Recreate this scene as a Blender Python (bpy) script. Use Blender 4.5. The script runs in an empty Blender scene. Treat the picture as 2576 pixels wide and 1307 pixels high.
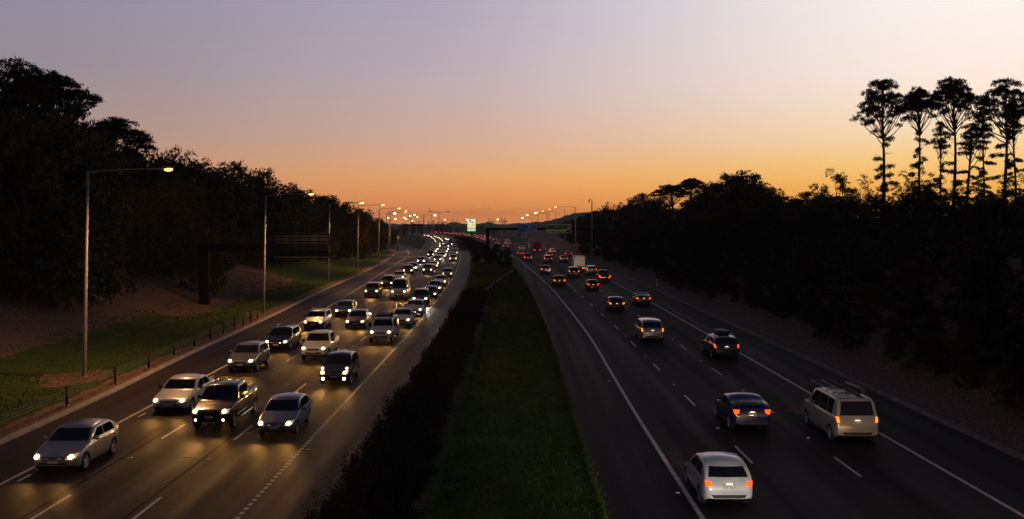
import bpy, bmesh, math, random
from mathutils import Vector, Matrix, noise
from mathutils.bvhtree import BVHTree
R = math.radians
scene = bpy.context.scene
col = scene.collection

# ---------------------------------------------------------------- camera
CAM_H = 9.4
F_PX, CX, HY = 2464.0, 1288.0, 560.0        # focal length, centre and horizon row measured on the photograph
cam_data = bpy.data.cameras.new('camera')
cam = bpy.data.objects.new('camera', cam_data)
col.objects.link(cam)
cam.location = (0, 0, CAM_H)
cam.rotation_euler = (R(90), 0, 0)
cam_data.sensor_width = 36
cam_data.lens = 36 * F_PX / 2576
cam_data.shift_y = -93.5 / 2576
cam_data.clip_start = 0.3
cam_data.clip_end = 20000
scene.camera = cam

# ---------------------------------------------------------------- render settings
scene.view_settings.view_transform = 'Standard'
scene.view_settings.look = 'None'
scene.view_settings.gamma = 1
scene.view_settings.exposure = 0
scene.view_settings.use_curve_mapping = False
scene.render.engine = 'CYCLES'
scene.cycles.use_denoising = True
scene.cycles.max_bounces = 6
scene.cycles.diffuse_bounces = 2
scene.cycles.glossy_bounces = 3
scene.cycles.transmission_bounces = 2
scene.cycles.volume_bounces = 0
scene.cycles.sample_clamp_indirect = 4
scene.cycles.use_light_tree = True

def lin(c):
    return tuple(((v / 255) / 12.92 if v <= 10 else (((v / 255) + 0.055) / 1.055) ** 2.4) for v in c) + (1.0,)

# ---------------------------------------------------------------- sky: dusk, the sun gone down beyond the right edge of the view
def build_world():
    w = bpy.data.worlds.new('World')
    scene.world = w
    w.use_nodes = True
    nt = w.node_tree
    N, L = nt.nodes, nt.links
    for n in list(N):
        N.remove(n)
    out = N.new('ShaderNodeOutputWorld')
    bg = N.new('ShaderNodeBackground')
    tc = N.new('ShaderNodeTexCoord')
    sep = N.new('ShaderNodeSeparateXYZ')
    L.new(tc.outputs['Generated'], sep.inputs[0])
    def math_(op, a, b=None, clamp=False):
        n = N.new('ShaderNodeMath'); n.operation = op; n.use_clamp = clamp
        for i, v in enumerate((a, b)):
            if v is None: continue
            if isinstance(v, (int, float)): n.inputs[i].default_value = v
            else: L.new(v, n.inputs[i])
        return n.outputs[0]
    el = math_('ARCSINE', sep.outputs['Z'])
    t = math_('SQRT', math_('DIVIDE', el, R(90), True), None)
    az = math_('ARCTAN2', sep.outputs['X'], sep.outputs['Y'])
    def ramp(stops):
        n = N.new('ShaderNodeValToRGB')
        cr = n.color_ramp
        cr.interpolation = 'EASE' if False else 'LINEAR'
        while len(cr.elements) > 1:
            cr.elements.remove(cr.elements[-1])
        for i, (deg, c) in enumerate(stops):
            p = math.sqrt(deg / 90)
            e = cr.elements[0] if i == 0 else cr.elements.new(p)
            e.position = p
            e.color = lin(c)
        L.new(t, n.inputs[0])
        return n.outputs[0]
    zen = (90, [27, 31, 47])
    left = ramp(SKY_LEFT + [zen]); mid = ramp(SKY_MID + [zen]); right = ramp(SKY_RIGHT + [zen]); back = ramp(SKY_BACK + [zen])
    def mix(f, a, b):
        n = N.new('ShaderNodeMix'); n.data_type = 'RGBA'
        L.new(f, n.inputs['Factor']); L.new(a, n.inputs['A']); L.new(b, n.inputs['B'])
        return n.outputs['Result']
    def rng(v, a, b, smooth=False):
        n = N.new('ShaderNodeMapRange')
        if smooth: n.interpolation_type = 'SMOOTHSTEP'
        n.inputs['From Min'].default_value = a; n.inputs['From Max'].default_value = b
        L.new(v, n.inputs['Value'])
        return n.outputs['Result']
    c = mix(rng(az, R(-30), R(6), True), left, mid)
    c = mix(rng(az, R(-6), R(28), True), c, right)
    c = mix(rng(math_('ABSOLUTE', az), R(42), R(110), True), c, back)
    sky = N.new('ShaderNodeTexSky')
    sky.sky_type = 'NISHITA'; sky.sun_disc = False
    sky.sun_elevation = R(-1.5); sky.sun_rotation = R(38)
    sk = N.new('ShaderNodeMix'); sk.data_type = 'RGBA'; sk.blend_type = 'ADD'
    sk.inputs['Factor'].default_value = 0.04
    L.new(c, sk.inputs['A']); L.new(sky.outputs[0], sk.inputs['B'])
    L.new(sk.outputs['Result'], bg.inputs['Color'])
    bg.inputs['Strength'].default_value = 1.0
    L.new(bg.outputs[0], out.inputs[0])

SKY_LEFT = [(0, (250, 150, 96)), (1.2, (230, 146, 98)), (2.8, (204, 146, 112)), (4.9, (172, 144, 134)), (8.3, (150, 138, 148)), (12.8, (141, 138, 158)), (19, (70, 73, 92)), (32, (36, 39, 56))]
SKY_MID = [(0, (276, 172, 98)), (0.7, (258, 160, 92)), (1.6, (248, 162, 94)), (2.8, (240, 176, 116)), (4.9, (218, 176, 157)), (8.3, (196, 177, 183)), (12.8, (179, 170, 188)), (19, (92, 91, 110)), (32, (42, 45, 62))]
SKY_RIGHT = [(0, (265, 172, 66)), (2.0, (260, 190, 88)), (3.4, (255, 208, 130)), (4.9, (254, 222, 180)), (8.3, (255, 238, 227)), (12.8, (255, 246, 243)), (19, (150, 142, 150)), (32, (52, 54, 70))]
SKY_BACK = [(0, (74, 64, 68)), (8, (74, 68, 80)), (30, (46, 48, 64))]
build_world()

sun_data = bpy.data.lights.new('sun', 'SUN')
sun_data.energy = 0.05                       # the sun is already down: only the last warm glow
sun_data.angle = R(12)
sun_data.color = (1.0, 0.62, 0.35)
sun = bpy.data.objects.new('sun', sun_data)
col.objects.link(sun)
sun.rotation_euler = (R(87), 0, R(180 - 38))

# ---------------------------------------------------------------- helpers
def tag(o, label=None, cat=None, group=None, kind=None):
    if label: o['label'] = label
    if cat: o['category'] = cat
    if group: o['group'] = group
    if kind: o['kind'] = kind
    return o

def empty(name, loc=(0, 0, 0), rz=0.0):
    o = bpy.data.objects.new(name, None)
    o.empty_display_size = 0.2
    col.objects.link(o)
    o.location = loc
    o.rotation_euler = (0, 0, rz)
    return o

def link(name, me, parent=None, loc=None):
    o = bpy.data.objects.new(name, me)
    col.objects.link(o)
    if parent: o.parent = parent
    if loc: o.location = loc
    return o

class MB:
    """collects verts and faces, builds one mesh"""
    def __init__(self):
        self.v, self.f, self.m = [], [], []
    def add(self, vs, fs, mi=0):
        b = len(self.v)
        self.v += [tuple(v) for v in vs]
        self.f += [tuple(i + b for i in f) for f in fs]
        self.m += [mi] * len(fs)
        return self
    def box(self, x0, x1, y0, y1, z0, z1, mi=0, bev=0.0):
        if bev <= 0:
            vs = [(x, y, z) for z in (z0, z1) for y in (y0, y1) for x in (x0, x1)]
            self.add(vs, [(0, 2, 3, 1), (4, 5, 7, 6), (0, 1, 5, 4), (2, 6, 7, 3), (0, 4, 6, 2), (1, 3, 7, 5)], mi)
        else:
            bm = bmesh.new()
            bmesh.ops.create_cube(bm, size=1)
            for v in bm.verts:
                v.co = Vector(((x0 + x1) / 2 + v.co.x * (x1 - x0), (y0 + y1) / 2 + v.co.y * (y1 - y0), (z0 + z1) / 2 + v.co.z * (z1 - z0)))
            bmesh.ops.bevel(bm, geom=bm.edges[:], offset=bev, segments=2, affect='EDGES', profile=0.6)
            bm.verts.ensure_lookup_table()
            self.add([v.co[:] for v in bm.verts], [tuple(v.index for v in f.verts) for f in bm.faces], mi)
            bm.free()
        return self
    def tube(self, pts, rad, n=8, mi=0, caps=True):
        pts = [Vector(p) for p in pts]
        rs = rad if isinstance(rad, (list, tuple)) else [rad] * len(pts)
        b = len(self.v)
        t0 = (pts[1] - pts[0]).normalized()
        a = t0.orthogonal().normalized()
        for i, p in enumerate(pts):
            if i == 0: t = pts[1] - pts[0]
            elif i == len(pts) - 1: t = pts[-1] - pts[-2]
            else: t = pts[i + 1] - pts[i - 1]
            t.normalize()
            a = (a - t * a.dot(t))
            if a.length < 1e-6: a = t.orthogonal()
            a.normalize()
            c = t.cross(a)
            for k in range(n):
                w = 2 * math.pi * k / n
                self.v.append(tuple(p + (a * math.cos(w) + c * math.sin(w)) * rs[i]))
        for i in range(len(pts) - 1):
            for k in range(n):
                k2 = (k + 1) % n
                self.f.append((b + i * n + k, b + i * n + k2, b + (i + 1) * n + k2, b + (i + 1) * n + k)); self.m.append(mi)
        if caps:
            self.f.append(tuple(b + k for k in reversed(range(n)))); self.m.append(mi)
            e = b + (len(pts) - 1) * n
            self.f.append(tuple(e + k for k in range(n))); self.m.append(mi)
        return self
    def ball(self, c, rx, ry, rz, n=10, m=6, mi=0):
        vs, fs = [], []
        for i in range(m + 1):
            th = math.pi * i / m
            for k in range(n):
                ph = 2 * math.pi * k / n
                vs.append((c[0] + rx * math.sin(th) * math.cos(ph), c[1] + ry * math.sin(th) * math.sin(ph), c[2] + rz * math.cos(th)))
        for i in range(m):
            for k in range(n):
                k2 = (k + 1) % n
                fs.append((i * n + k, (i + 1) * n + k, (i + 1) * n + k2, i * n + k2))
        return self.add(vs, fs, mi)
    def mesh(self, name, mats, smooth=True):
        me = bpy.data.meshes.new(name)
        me.from_pydata(self.v, [], self.f)
        for m in (mats if isinstance(mats, (list, tuple)) else [mats]):
            me.materials.append(m)
        me.polygons.foreach_set('material_index', self.m)
        me.polygons.foreach_set('use_smooth', [smooth] * len(self.f))
        me.update()
        return me
    def build(self, name, mats, parent=None, smooth=True, loc=None):
        return link(name, self.mesh(name, mats, smooth), parent, loc)

def pchip(tab):
    xs = [p[0] for p in tab]; ys = [p[1] for p in tab]
    n = len(xs)
    h = [xs[i + 1] - xs[i] for i in range(n - 1)]
    dl = [(ys[i + 1] - ys[i]) / h[i] for i in range(n - 1)]
    m = [0.0] * n
    m[0], m[-1] = dl[0], dl[-1]
    for i in range(1, n - 1):
        if dl[i - 1] * dl[i] <= 0: m[i] = 0
        else:
            w1 = 2 * h[i] + h[i - 1]; w2 = h[i] + 2 * h[i - 1]
            m[i] = (w1 + w2) / (w1 / dl[i - 1] + w2 / dl[i])
    def f(x):
        if x <= xs[0]: return ys[0] + m[0] * (x - xs[0])
        if x >= xs[-1]: return ys[-1] + m[-1] * (x - xs[-1])
        lo, hi = 0, n - 1
        while hi - lo > 1:
            k = (lo + hi) // 2
            if xs[k] <= x: lo = k
            else: hi = k
        t = (x - xs[lo]) / h[lo]
        a, b = ys[lo], ys[lo + 1]
        return (a * (1 + 2 * t) * (1 - t) ** 2 + m[lo] * h[lo] * t * (1 - t) ** 2 + b * t * t * (3 - 2 * t) + m[lo + 1] * h[lo] * t * t * (t - 1))
    return f

def clampf(v, a=0.0, b=1.0): return max(a, min(b, v))
def sstep(a, b, v):
    t = clampf((v - a) / (b - a)); return t * t * (3 - 2 * t)

# ---------------------------------------------------------------- materials
def mat(name, color=(0.5, 0.5, 0.5), rough=0.5, metal=0.0, spec=0.5, coat=0.0, emit=None, es=0.0, var=0.0, scale=3.0, bump=0.0, bscale=40.0, rvar=0.0):
    m = bpy.data.materials.new(name)
    m.use_nodes = True
    nt = m.node_tree
    N, L = nt.nodes, nt.links
    p = N['Principled BSDF']
    p.inputs['Base Color'].default_value = (*color, 1)
    p.inputs['Roughness'].default_value = rough
    p.inputs['Metallic'].default_value = metal
    p.inputs['Specular IOR Level'].default_value = spec
    p.inputs['Coat Weight'].default_value = coat
    p.inputs['Coat Roughness'].default_value = 0.06
    if emit:
        p.inputs['Emission Color'].default_value = (*emit, 1)
        p.inputs['Emission Strength'].default_value = es
    if var > 0 or bump > 0 or rvar > 0:
        tc = N.new('ShaderNodeTexCoord')
        nz = N.new('ShaderNodeTexNoise')
        nz.inputs['Scale'].default_value = scale
        nz.inputs['Detail'].default_value = 6
        L.new(tc.outputs['Object'], nz.inputs['Vector'])
        if var > 0:
            mr = N.new('ShaderNodeMapRange')
            mr.inputs['From Min'].default_value = 0.3; mr.inputs['From Max'].default_value = 0.7
            mr.inputs['To Min'].default_value = 1 - var; mr.inputs['To Max'].default_value = 1 + var
            L.new(nz.outputs['Fac'], mr.inputs['Value'])
            mu = N.new('ShaderNodeVectorMath'); mu.operation = 'SCALE'
            mu.inputs[0].default_value = color
            L.new(mr.outputs['Result'], mu.inputs['Scale'])
            L.new(mu.outputs['Vector'], p.inputs['Base Color'])
        if rvar > 0:
            m2 = N.new('ShaderNodeMapRange')
            m2.inputs['From Min'].default_value = 0.3; m2.inputs['From Max'].default_value = 0.7
            m2.inputs['To Min'].default_value = rough - rvar; m2.inputs['To Max'].default_value = rough + rvar
            L.new(nz.outputs['Fac'], m2.inputs['Value']); L.new(m2.outputs['Result'], p.inputs['Roughness'])
        if bump > 0:
            nb = N.new('ShaderNodeTexNoise')
            nb.inputs['Scale'].default_value = bscale; nb.inputs['Detail'].default_value = 4
            L.new(tc.outputs['Object'], nb.inputs['Vector'])
            bp = N.new('ShaderNodeBump')
            bp.inputs['Strength'].default_value = bump
            L.new(nb.outputs['Fac'], bp.inputs['Height'])
            L.new(bp.outputs['Normal'], p.inputs['Normal'])
    return m

def asphalt(name, base, rough, spec):
    """worn asphalt: aggregate grain, long tyre tracks, darker oil line, patchy wear"""
    m = bpy.data.materials.new(name)
    m.use_nodes = True
    nt = m.node_tree; N, L = nt.nodes, nt.links
    p = N['Principled BSDF']
    g = N.new('ShaderNodeNewGeometry')
    def noise_(scale, sv=(1, 1, 1), detail=5):
        mp = N.new('ShaderNodeMapping'); mp.inputs['Scale'].default_value = sv
        L.new(g.outputs['Position'], mp.inputs['Vector'])
        n = N.new('ShaderNodeTexNoise'); n.inputs['Scale'].default_value = scale; n.inputs['Detail'].default_value = detail
        L.new(mp.outputs[0], n.inputs['Vector'])
        return n.outputs['Fac']
    def rng(v, a, b, c, d):
        n = N.new('ShaderNodeMapRange')
        n.inputs['From Min'].default_value = a; n.inputs['From Max'].default_value = b
        n.inputs['To Min'].default_value = c; n.inputs['To Max'].default_value = d
        L.new(v, n.inputs['Value']); return n.outputs['Result']
    def mul(a, b):
        n = N.new('ShaderNodeMath'); n.operation = 'MULTIPLY'; L.new(a, n.inputs[0]); L.new(b, n.inputs[1]); return n.outputs[0]
    tracks = rng(noise_(1.1, (1, 0.012, 1), 2), 0.3, 0.7, 0.62, 1.32)
    patch = rng(noise_(0.12, (1, 0.25, 1), 4), 0.3, 0.7, 0.7, 1.28)
    grain = rng(noise_(38, (1, 1, 1), 2), 0.25, 0.75, 0.55, 1.5)
    f = mul(mul(tracks, patch), grain)
    sc = N.new('ShaderNodeVectorMath'); sc.operation = 'SCALE'
    sc.inputs[0].default_value = base
    L.new(f, sc.inputs['Scale'])
    L.new(sc.outputs['Vector'], p.inputs['Base Color'])
    L.new(rng(noise_(0.9, (1, 0.02, 1), 3), 0.3, 0.7, rough - 0.10, rough + 0.12), p.inputs['Roughness'])
    p.inputs['Specular IOR Level'].default_value = spec
    b = N.new('ShaderNodeBump'); b.inputs['Strength'].default_value = 0.7; b.inputs['Distance'].default_value = 0.03
    L.new(noise_(14, (1, 1, 1), 5), b.inputs['Height'])
    L.new(b.outputs['Normal'], p.inputs['Normal'])
    return m

def foliage(name, c1, c2, scale=1.2):
    m = bpy.data.materials.new(name)
    m.use_nodes = True
    nt = m.node_tree; N, L = nt.nodes, nt.links
    p = N['Principled BSDF']
    oi = N.new('ShaderNodeObjectInfo')
    tc = N.new('ShaderNodeTexCoord')
    nz = N.new('ShaderNodeTexNoise'); nz.inputs['Scale'].default_value = scale; nz.inputs['Detail'].default_value = 4
    L.new(tc.outputs['Object'], nz.inputs['Vector'])
    ad = N.new('ShaderNodeMath'); ad.operation = 'MULTIPLY_ADD'
    L.new(oi.outputs['Random'], ad.inputs[0]); ad.inputs[1].default_value = 0.6
    mr = N.new('ShaderNodeMapRange'); mr.inputs['From Min'].default_value = 0.3; mr.inputs['From Max'].default_value = 0.7
    mr.inputs['To Min'].default_value = -0.3; mr.inputs['To Max'].default_value = 0.7
    L.new(nz.outputs['Fac'], mr.inputs['Value']); L.new(mr.outputs['Result'], ad.inputs[2])
    mx = N.new('ShaderNodeMix'); mx.data_type = 'RGBA'
    mx.inputs['A'].default_value = (*c1, 1); mx.inputs['B'].default_value = (*c2, 1)
    L.new(ad.outputs[0], mx.inputs['Factor'])
    L.new(mx.outputs['Result'], p.inputs['Base Color'])
    p.inputs['Roughness'].default_value = 0.75
    p.inputs['Specular IOR Level'].default_value = 0.15
    return m

M = {}
M['asphalt_city'] = asphalt('asphalt_worn', (0.036, 0.025, 0.0175), 0.57, 0.11)
M['asphalt_out'] = asphalt('asphalt_dark', (0.023, 0.021, 0.0215), 0.74, 0.11)
M['paint_line'] = mat('road_paint', (0.62, 0.60, 0.56), 0.6, var=0.25, scale=2.0, bump=0.1)
M['kerb'] = mat('kerb_concrete', (0.36, 0.33, 0.29), 0.85, var=0.25, scale=1.5, bump=0.2)
M['kerb_dark'] = mat('kerb_concrete_dark', (0.17, 0.15, 0.13), 0.9, var=0.3, scale=1.5, bump=0.2)  # darker concrete tone for the right-hand kerbs
M['concrete'] = mat('footing_concrete', (0.34, 0.32, 0.29), 0.85, var=0.2, scale=2, bump=0.2)
M['galv'] = mat('galvanised_steel', (0.27, 0.26, 0.26), 0.55, metal=0.3, var=0.15, scale=0.8)
M['black_steel'] = mat('dark_painted_steel', (0.004, 0.004, 0.004), 0.8, spec=.08, var=0.2)
M['post_dark'] = mat('post_dark_steel', (0.012, 0.012, 0.012), 0.5, var=0.2)
M['wire'] = mat('wire_rope_steel', (0.13, 0.125, 0.11), 0.6, metal=0.2, var=0.1)
M['sign_back'] = mat('sign_back_aluminium', (0.050, 0.056, 0.080), 0.6, metal=0.1, var=0.15, scale=0.7)
M['white'] = mat('white_plastic', (0.75, 0.74, 0.70), 0.5, var=0.08)
M['red_plastic'] = mat('red_reflector', (0.45, 0.03, 0.02), 0.4, var=0.05)
M['stud'] = mat('reflective_stud', (0.9, 0.9, 0.88), 0.2, spec=0.8, emit=(1, 1, 1), es=0.0, var=0.02)
M['bark'] = mat('bark_dark', (0.075, 0.055, 0.042), 0.9, var=0.35, scale=2.5, bump=0.4, bscale=12)
M['bark_pale'] = mat('bark_pale', (0.26, 0.21, 0.17), 0.85, var=0.35, scale=1.6, bump=0.3, bscale=10)
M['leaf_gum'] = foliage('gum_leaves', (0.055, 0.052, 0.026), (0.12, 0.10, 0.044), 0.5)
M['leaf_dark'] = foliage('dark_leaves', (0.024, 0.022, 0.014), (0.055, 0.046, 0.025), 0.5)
M['leaf_pine'] = foliage('pine_needles', (0.018, 0.024, 0.015), (0.038, 0.044, 0.022), 0.6)
M['leaf_shrub'] = foliage('shrub_leaves', (0.014, 0.014, 0.010), (0.030, 0.026, 0.016), 1.5)
M['leaf_far'] = foliage('far_leaves', (0.035, 0.035, 0.026), (0.06, 0.055, 0.038), 0.05)
# ---------------------------------------------------------------- the road's layout in metres: y = distance from the bridge, x to the right
BEND = pchip([(0, 0), (75, 0.0), (126, 0.5), (178, 1.7), (238, 4.0), (305, 7.4), (365, 11.0), (450, 17.5), (551, 27.0), (650, 39.0), (750, 55.0), (850, 77.0), (950, 105.0), (1100, 155.0)])
KERB_L = pchip([(0, -21.2), (30, -21.4), (50, -21.8), (68, -22.7), (98, -23.9), (132, -25.7), (167, -27.0), (225, -29.8), (257, -31.9), (291, -34.8), (313, -37.2), (336, -40.3), (400, -52.5), (450, -64.0), (600, -104.0), (800, -160.0), (1100, -240.0)])
KERB_R = pchip([(0, 20.3), (38, 20.1), (100, 20.0), (164, 19.4), (208, 18.2), (262, 16.6), (346, 16.0), (489, 15.5), (594, 12.5), (800, 4.0), (1100, -14.0)])
EDGE_A = pchip([(0, -18.3), (35, -18.35), (60, -18.7), (91, -19.7), (113, -20.6), (142, -22.0), (189, -24.5), (225, -26.3), (278, -29.6), (328, -34.9), (356, -39.0), (411, -49.2), (470, -63.0)])
EDGE_R = pchip([(0, 16.2), (44, 16.4), (100, 16.4), (157, 15.9), (208, 14.6), (257, 13.0), (288, 12.4), (349, 12.2), (404, 12.0), (489, 11.6), (594, 8.6), (800, 0.0)])
RAMP_IN = pchip([(300, -26.5), (313, -28.2), (350, -34.0), (411, -45.5), (450, -55.0), (600, -95.0), (800, -150.0), (1000, -205)])
def left_outer(d): return -6.2 - BEND(d)          # right asphalt edge of the left carriageway
def main_left(d): return KERB_L(d) if d < 313 else max(KERB_L(d), -22.0 - BEND(d))
def right_inner(d): return 3.0 - BEND(d)
def main_right(d): return KERB_R(d) if d < 345 else min(KERB_R(d), 19.5 - BEND(d) + 3.0 * (1 - sstep(400, 500, d)))
def ramp_right_in(d): return KERB_R(d) - 8.0

def gz_left(off, d):
    toe = 9.8 - 3.5 * sstep(100, 145, d)
    z = 0.10 * sstep(0.2, 1.5, off) + 0.03 * max(0, off - 1.5) * (1 - sstep(toe, toe + 4, off))
    u = max(0.0, off - toe)
    z += 0.34 * u * (1 - 0.5 * sstep(10, 30, u)) if u < 30 else 0.34 * 30 * 0.5
    if u > 0: z = min(z, 8.0 + 0.004 * u)
    k = 1 - 0.65 * sstep(300, 480, d)
    return z * k
def gz_right(off, d):
    z = 0.10 * sstep(0.2, 1.5, off) + 0.06 * max(0, min(off, 6) - 1.5)
    u = max(0.0, off - 3.5)
    z += min(0.30 * u, 6.0)
    return z * (1 - 0.6 * sstep(260, 420, d))
def gz(x, d):
    if d > 1150: return 0.0
    f = 1 - sstep(800, 1150, d)
    kl, kr = KERB_L(d), KERB_R(d)
    if x < kl: return gz_left(kl - x, d) * f
    if x > kr: return gz_right(x - kr, d) * f
    a, b = left_outer(d), right_inner(d)
    if a < x < b:
        t = (x - a) / (b - a)
        return 0.02 + 0.16 * math.sin(math.pi * t) * f
    return -0.03

ROWS = []
d = 2.0
while d < 1200:
    ROWS.append(d); d += max(1.5, d * 0.022)
ROWS += [1200, 1350, 1600, 2000, 2600, 3500, 5000]
OFF = [0.0, 0.3, 0.7, 1.2, 1.8, 2.6, 3.6, 5, 6.5, 8, 10, 12, 14, 17, 20, 24, 28, 33, 40, 50, 70, 110, 200, 450, 1200, 3500]

def build_ground():
    verts, faces, zone = [], [], []
    ncol = None
    for d in ROWS:
        kl, kr = KERB_L(min(d, 1200)), KERB_R(min(d, 1200))
        a, b = left_outer(min(d, 1200)), right_inner(min(d, 1200))
        row = []
        for o in reversed(OFF):
            row.append((kl - o, 'L', o))
        row.append((kl + .05, 'R', 0))
        for i in range(1, 6): row.append((kl + (a - kl) * i / 6, 'R', 0))
        row.append((a - .03, 'R', 0))
        for i in range(0, 11): row.append((a + (b - a) * i / 10, 'M', i / 10))
        row.append((b + .03, 'R', 0))
        for i in range(1, 6): row.append((b + (kr - b) * i / 6, 'R', 0))
        row.append((kr - .05, 'R', 0))
        for o in OFF: row.append((kr + o, 'Q', o))
        ncol = len(row)
        for x, s, o in row:
            z = gz(x, d)
            jit = 0.0
            if s in 'LQ' and o > 2: jit = 0.18 * noise.noise(Vector((x * 0.25, d * 0.25, 0))) * min(1, o / 8)
            if s == 'M' and 0 < o < 1: jit = 0.05 * noise.noise(Vector((x * 0.7, d * 0.5, 3)))
            verts.append((x, d, z + jit))
            # zone: 0 grass, 1 mulch and litter, 2 bare dirt
            if s == 'L':
                toe = 9.8 - 3.5 * sstep(100, 145, d)
                g_end = toe + (10 if d > 150 else 1.0) * (1 - sstep(95, 108, d) * (1 - sstep(118, 150, d)))
                zn = 0.85 if o < 1.3 else (0.24 if o < g_end else 1.0)
                if 96 < d < 122 and o > 7.5: zn = 1.0
                if math.hypot(x + 25.9, (d - 58.6) * .6) < 1.7: zn = 1.0
                if math.hypot(x + 25.4, (d - 99.6) * .5) < 1.5: zn = 0.9
            elif s == 'M':
                zn = (1.0 if o < 0.31 else (0.5 if o < 0.39 else 0.0)) if d < 118 else (0.0 if d < 225 else 0.9)
            elif s == 'Q': zn = 1.0 if d < 330 else 0.75
            else: zn = 0.0
            zone.append(zn)
    for r in range(len(ROWS) - 1):
        for c in range(ncol - 1):
            i = r * ncol + c
            faces.append((i, i + 1, i + 1 + ncol, i + ncol))
    me = bpy.data.meshes.new('ground')
    me.from_pydata(verts, [], faces)
    at = me.attributes.new('zone', 'FLOAT', 'POINT')
    at.data.foreach_set('value', zone)
    me.polygons.foreach_set('use_smooth', [True] * len(faces))
    m = bpy.data.materials.new('verge_ground')
    m.use_nodes = True
    nt = m.node_tree; N, L = nt.nodes, nt.links
    p = N['Principled BSDF']
    g = N.new('ShaderNodeNewGeometry')
    av = N.new('ShaderNodeAttribute'); av.attribute_name = 'zone'
    def nz(scale, detail=6, sv=(1, 1, 1)):
        mp = N.new('ShaderNodeMapping'); mp.inputs['Scale'].default_value = sv
        L.new(g.outputs['Position'], mp.inputs['Vector'])
        n = N.new('ShaderNodeTexNoise'); n.inputs['Scale'].default_value = scale; n.inputs['Detail'].default_value = detail
        L.new(mp.outputs[0], n.inputs['Vector']); return n.outputs['Fac']
    def ramp(v, stops):
        n = N.new('ShaderNodeValToRGB'); cr = n.color_ramp
        while len(cr.elements) > 1: cr.elements.remove(cr.elements[-1])
        for i, (q, c) in enumerate(stops):
            e = cr.elements[0] if i == 0 else cr.elements.new(q)
            e.position = q; e.color = (*c, 1)
        L.new(v, n.inputs[0]); return n.outputs[0]
    def mixc(f, a, b, mode='MIX'):
        n = N.new('ShaderNodeMix'); n.data_type = 'RGBA'; n.blend_type = mode
        L.new(f, n.inputs['Factor']); L.new(a, n.inputs['A']); L.new(b, n.inputs['B']); return n.outputs['Result']
    grass = ramp(nz(0.9), [(0.32, (0.080, 0.060, 0.028)), (0.43, (0.055, 0.082, 0.014)), (0.58, (0.085, 0.145, 0.018)), (0.70, (0.12, 0.10, 0.036))])
    grass2 = ramp(nz(9, 3), [(0.3, (0.022, 0.032, 0.006)), (0.7, (0.082, 0.135, 0.020))])
    fm = N.new('ShaderNodeValue'); fm.outputs[0].default_value = 0.5
    grass = mixc(fm.outputs[0], grass, grass2)
    mulch = ramp(nz(7, 5), [(0.3, (0.06, 0.037, 0.027)), (0.5, (0.19, 0.115, 0.082)), (0.72, (0.38, 0.255, 0.19))])
    ad = N.new('ShaderNodeMath'); ad.operation = 'MULTIPLY_ADD'
    L.new(nz(0.6, 5), ad.inputs[0]); ad.inputs[1].default_value = 0.9
    sb = N.new('ShaderNodeMath'); sb.operation = 'SUBTRACT'; L.new(av.outputs['Fac'], sb.inputs[0]); sb.inputs[1].default_value = 0.45
    L.new(sb.outputs[0], ad.inputs[2])
    f = ramp(ad.outputs[0], [(0.44, (0, 0, 0)), (0.56, (1, 1, 1))])
    c = mixc(f, grass, mulch)
    L.new(c, p.inputs['Base Color'])
    p.inputs['Roughness'].default_value = 0.95
    p.inputs['Specular IOR Level'].default_value = 0.1
    bp = N.new('ShaderNodeBump'); bp.inputs['Strength'].default_value = 0.9; bp.inputs['Distance'].default_value = 0.12
    L.new(nz(8, 5), bp.inputs['Height']); L.new(bp.outputs['Normal'], p.inputs['Normal'])
    me.materials.append(m)
    o = link('ground', me)
    tag(o, kind='structure')

def strip(name, fa, fb, d0, d1, z, m, cols=8, kind='structure', rows=None):
    ds = [q for q in (rows or ROWS) if d0 < q < d1]
    ds = [d0] + ds + [d1]
    mb = MB()
    vs, fs = [], []
    for q in ds:
        a, b = fa(q), fb(q)
        for i in range(cols + 1): vs.append((a + (b - a) * i / cols, q, z))
    n = cols + 1
    for r in range(len(ds) - 1):
        for c in range(cols):
            i = r * n + c
            fs.append((i, i + 1, i + 1 + n, i + n))
    mb.add(vs, fs)
    o = mb.build(name, m)
    if kind: tag(o, kind=kind)
    return o

def kerb(name, f, d0, d1, side):
    """raised kerb with a flat channel: side -1 lies left of the road edge"""
    ds = [d0] + [q for q in ROWS if d0 < q < d1] + [d1]
    prof = [(0.0, 0.004), (-0.02, 0.06), (-0.08, 0.135), (-0.14, 0.15), (-0.32, 0.15), (-0.34, 0.02)]
    vs, fs = [], []
    for q in ds:
        x = f(q)
        for px, pz in prof:
            vs.append((x - side * px, q, pz))
    n = len(prof)
    for r in range(len(ds) - 1):
        for c in range(n - 1):
            i = r * n + c
            fs.append((i, i + 1, i + 1 + n, i + n))
    o = MB().add(vs, fs).build(name, M['kerb'] if side < 0 else M['kerb_dark'])
    tag(o, kind='structure')

build_ground()
strip('left_road', main_left, left_outer, 2, 1100, 0.0, M['asphalt_city'])
strip('left_ramp_road', KERB_L, RAMP_IN, 313, 700, 0.004, M['asphalt_city'], 4)
strip('right_road', right_inner, main_right, 2, 1100, 0.0, M['asphalt_out'])
strip('right_ramp_road', ramp_right_in, KERB_R, 345, 900, 0.004, M['asphalt_out'], 4)
kerb('left_kerb', KERB_L, 2, 480, -1)
kerb('right_kerb', KERB_R, 2, 700, 1)
kerb('ramp_kerb', lambda q: main_left(q), 340, 800, -1)
kerb('island_kerb', main_right, 480, 800, 1)

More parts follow.
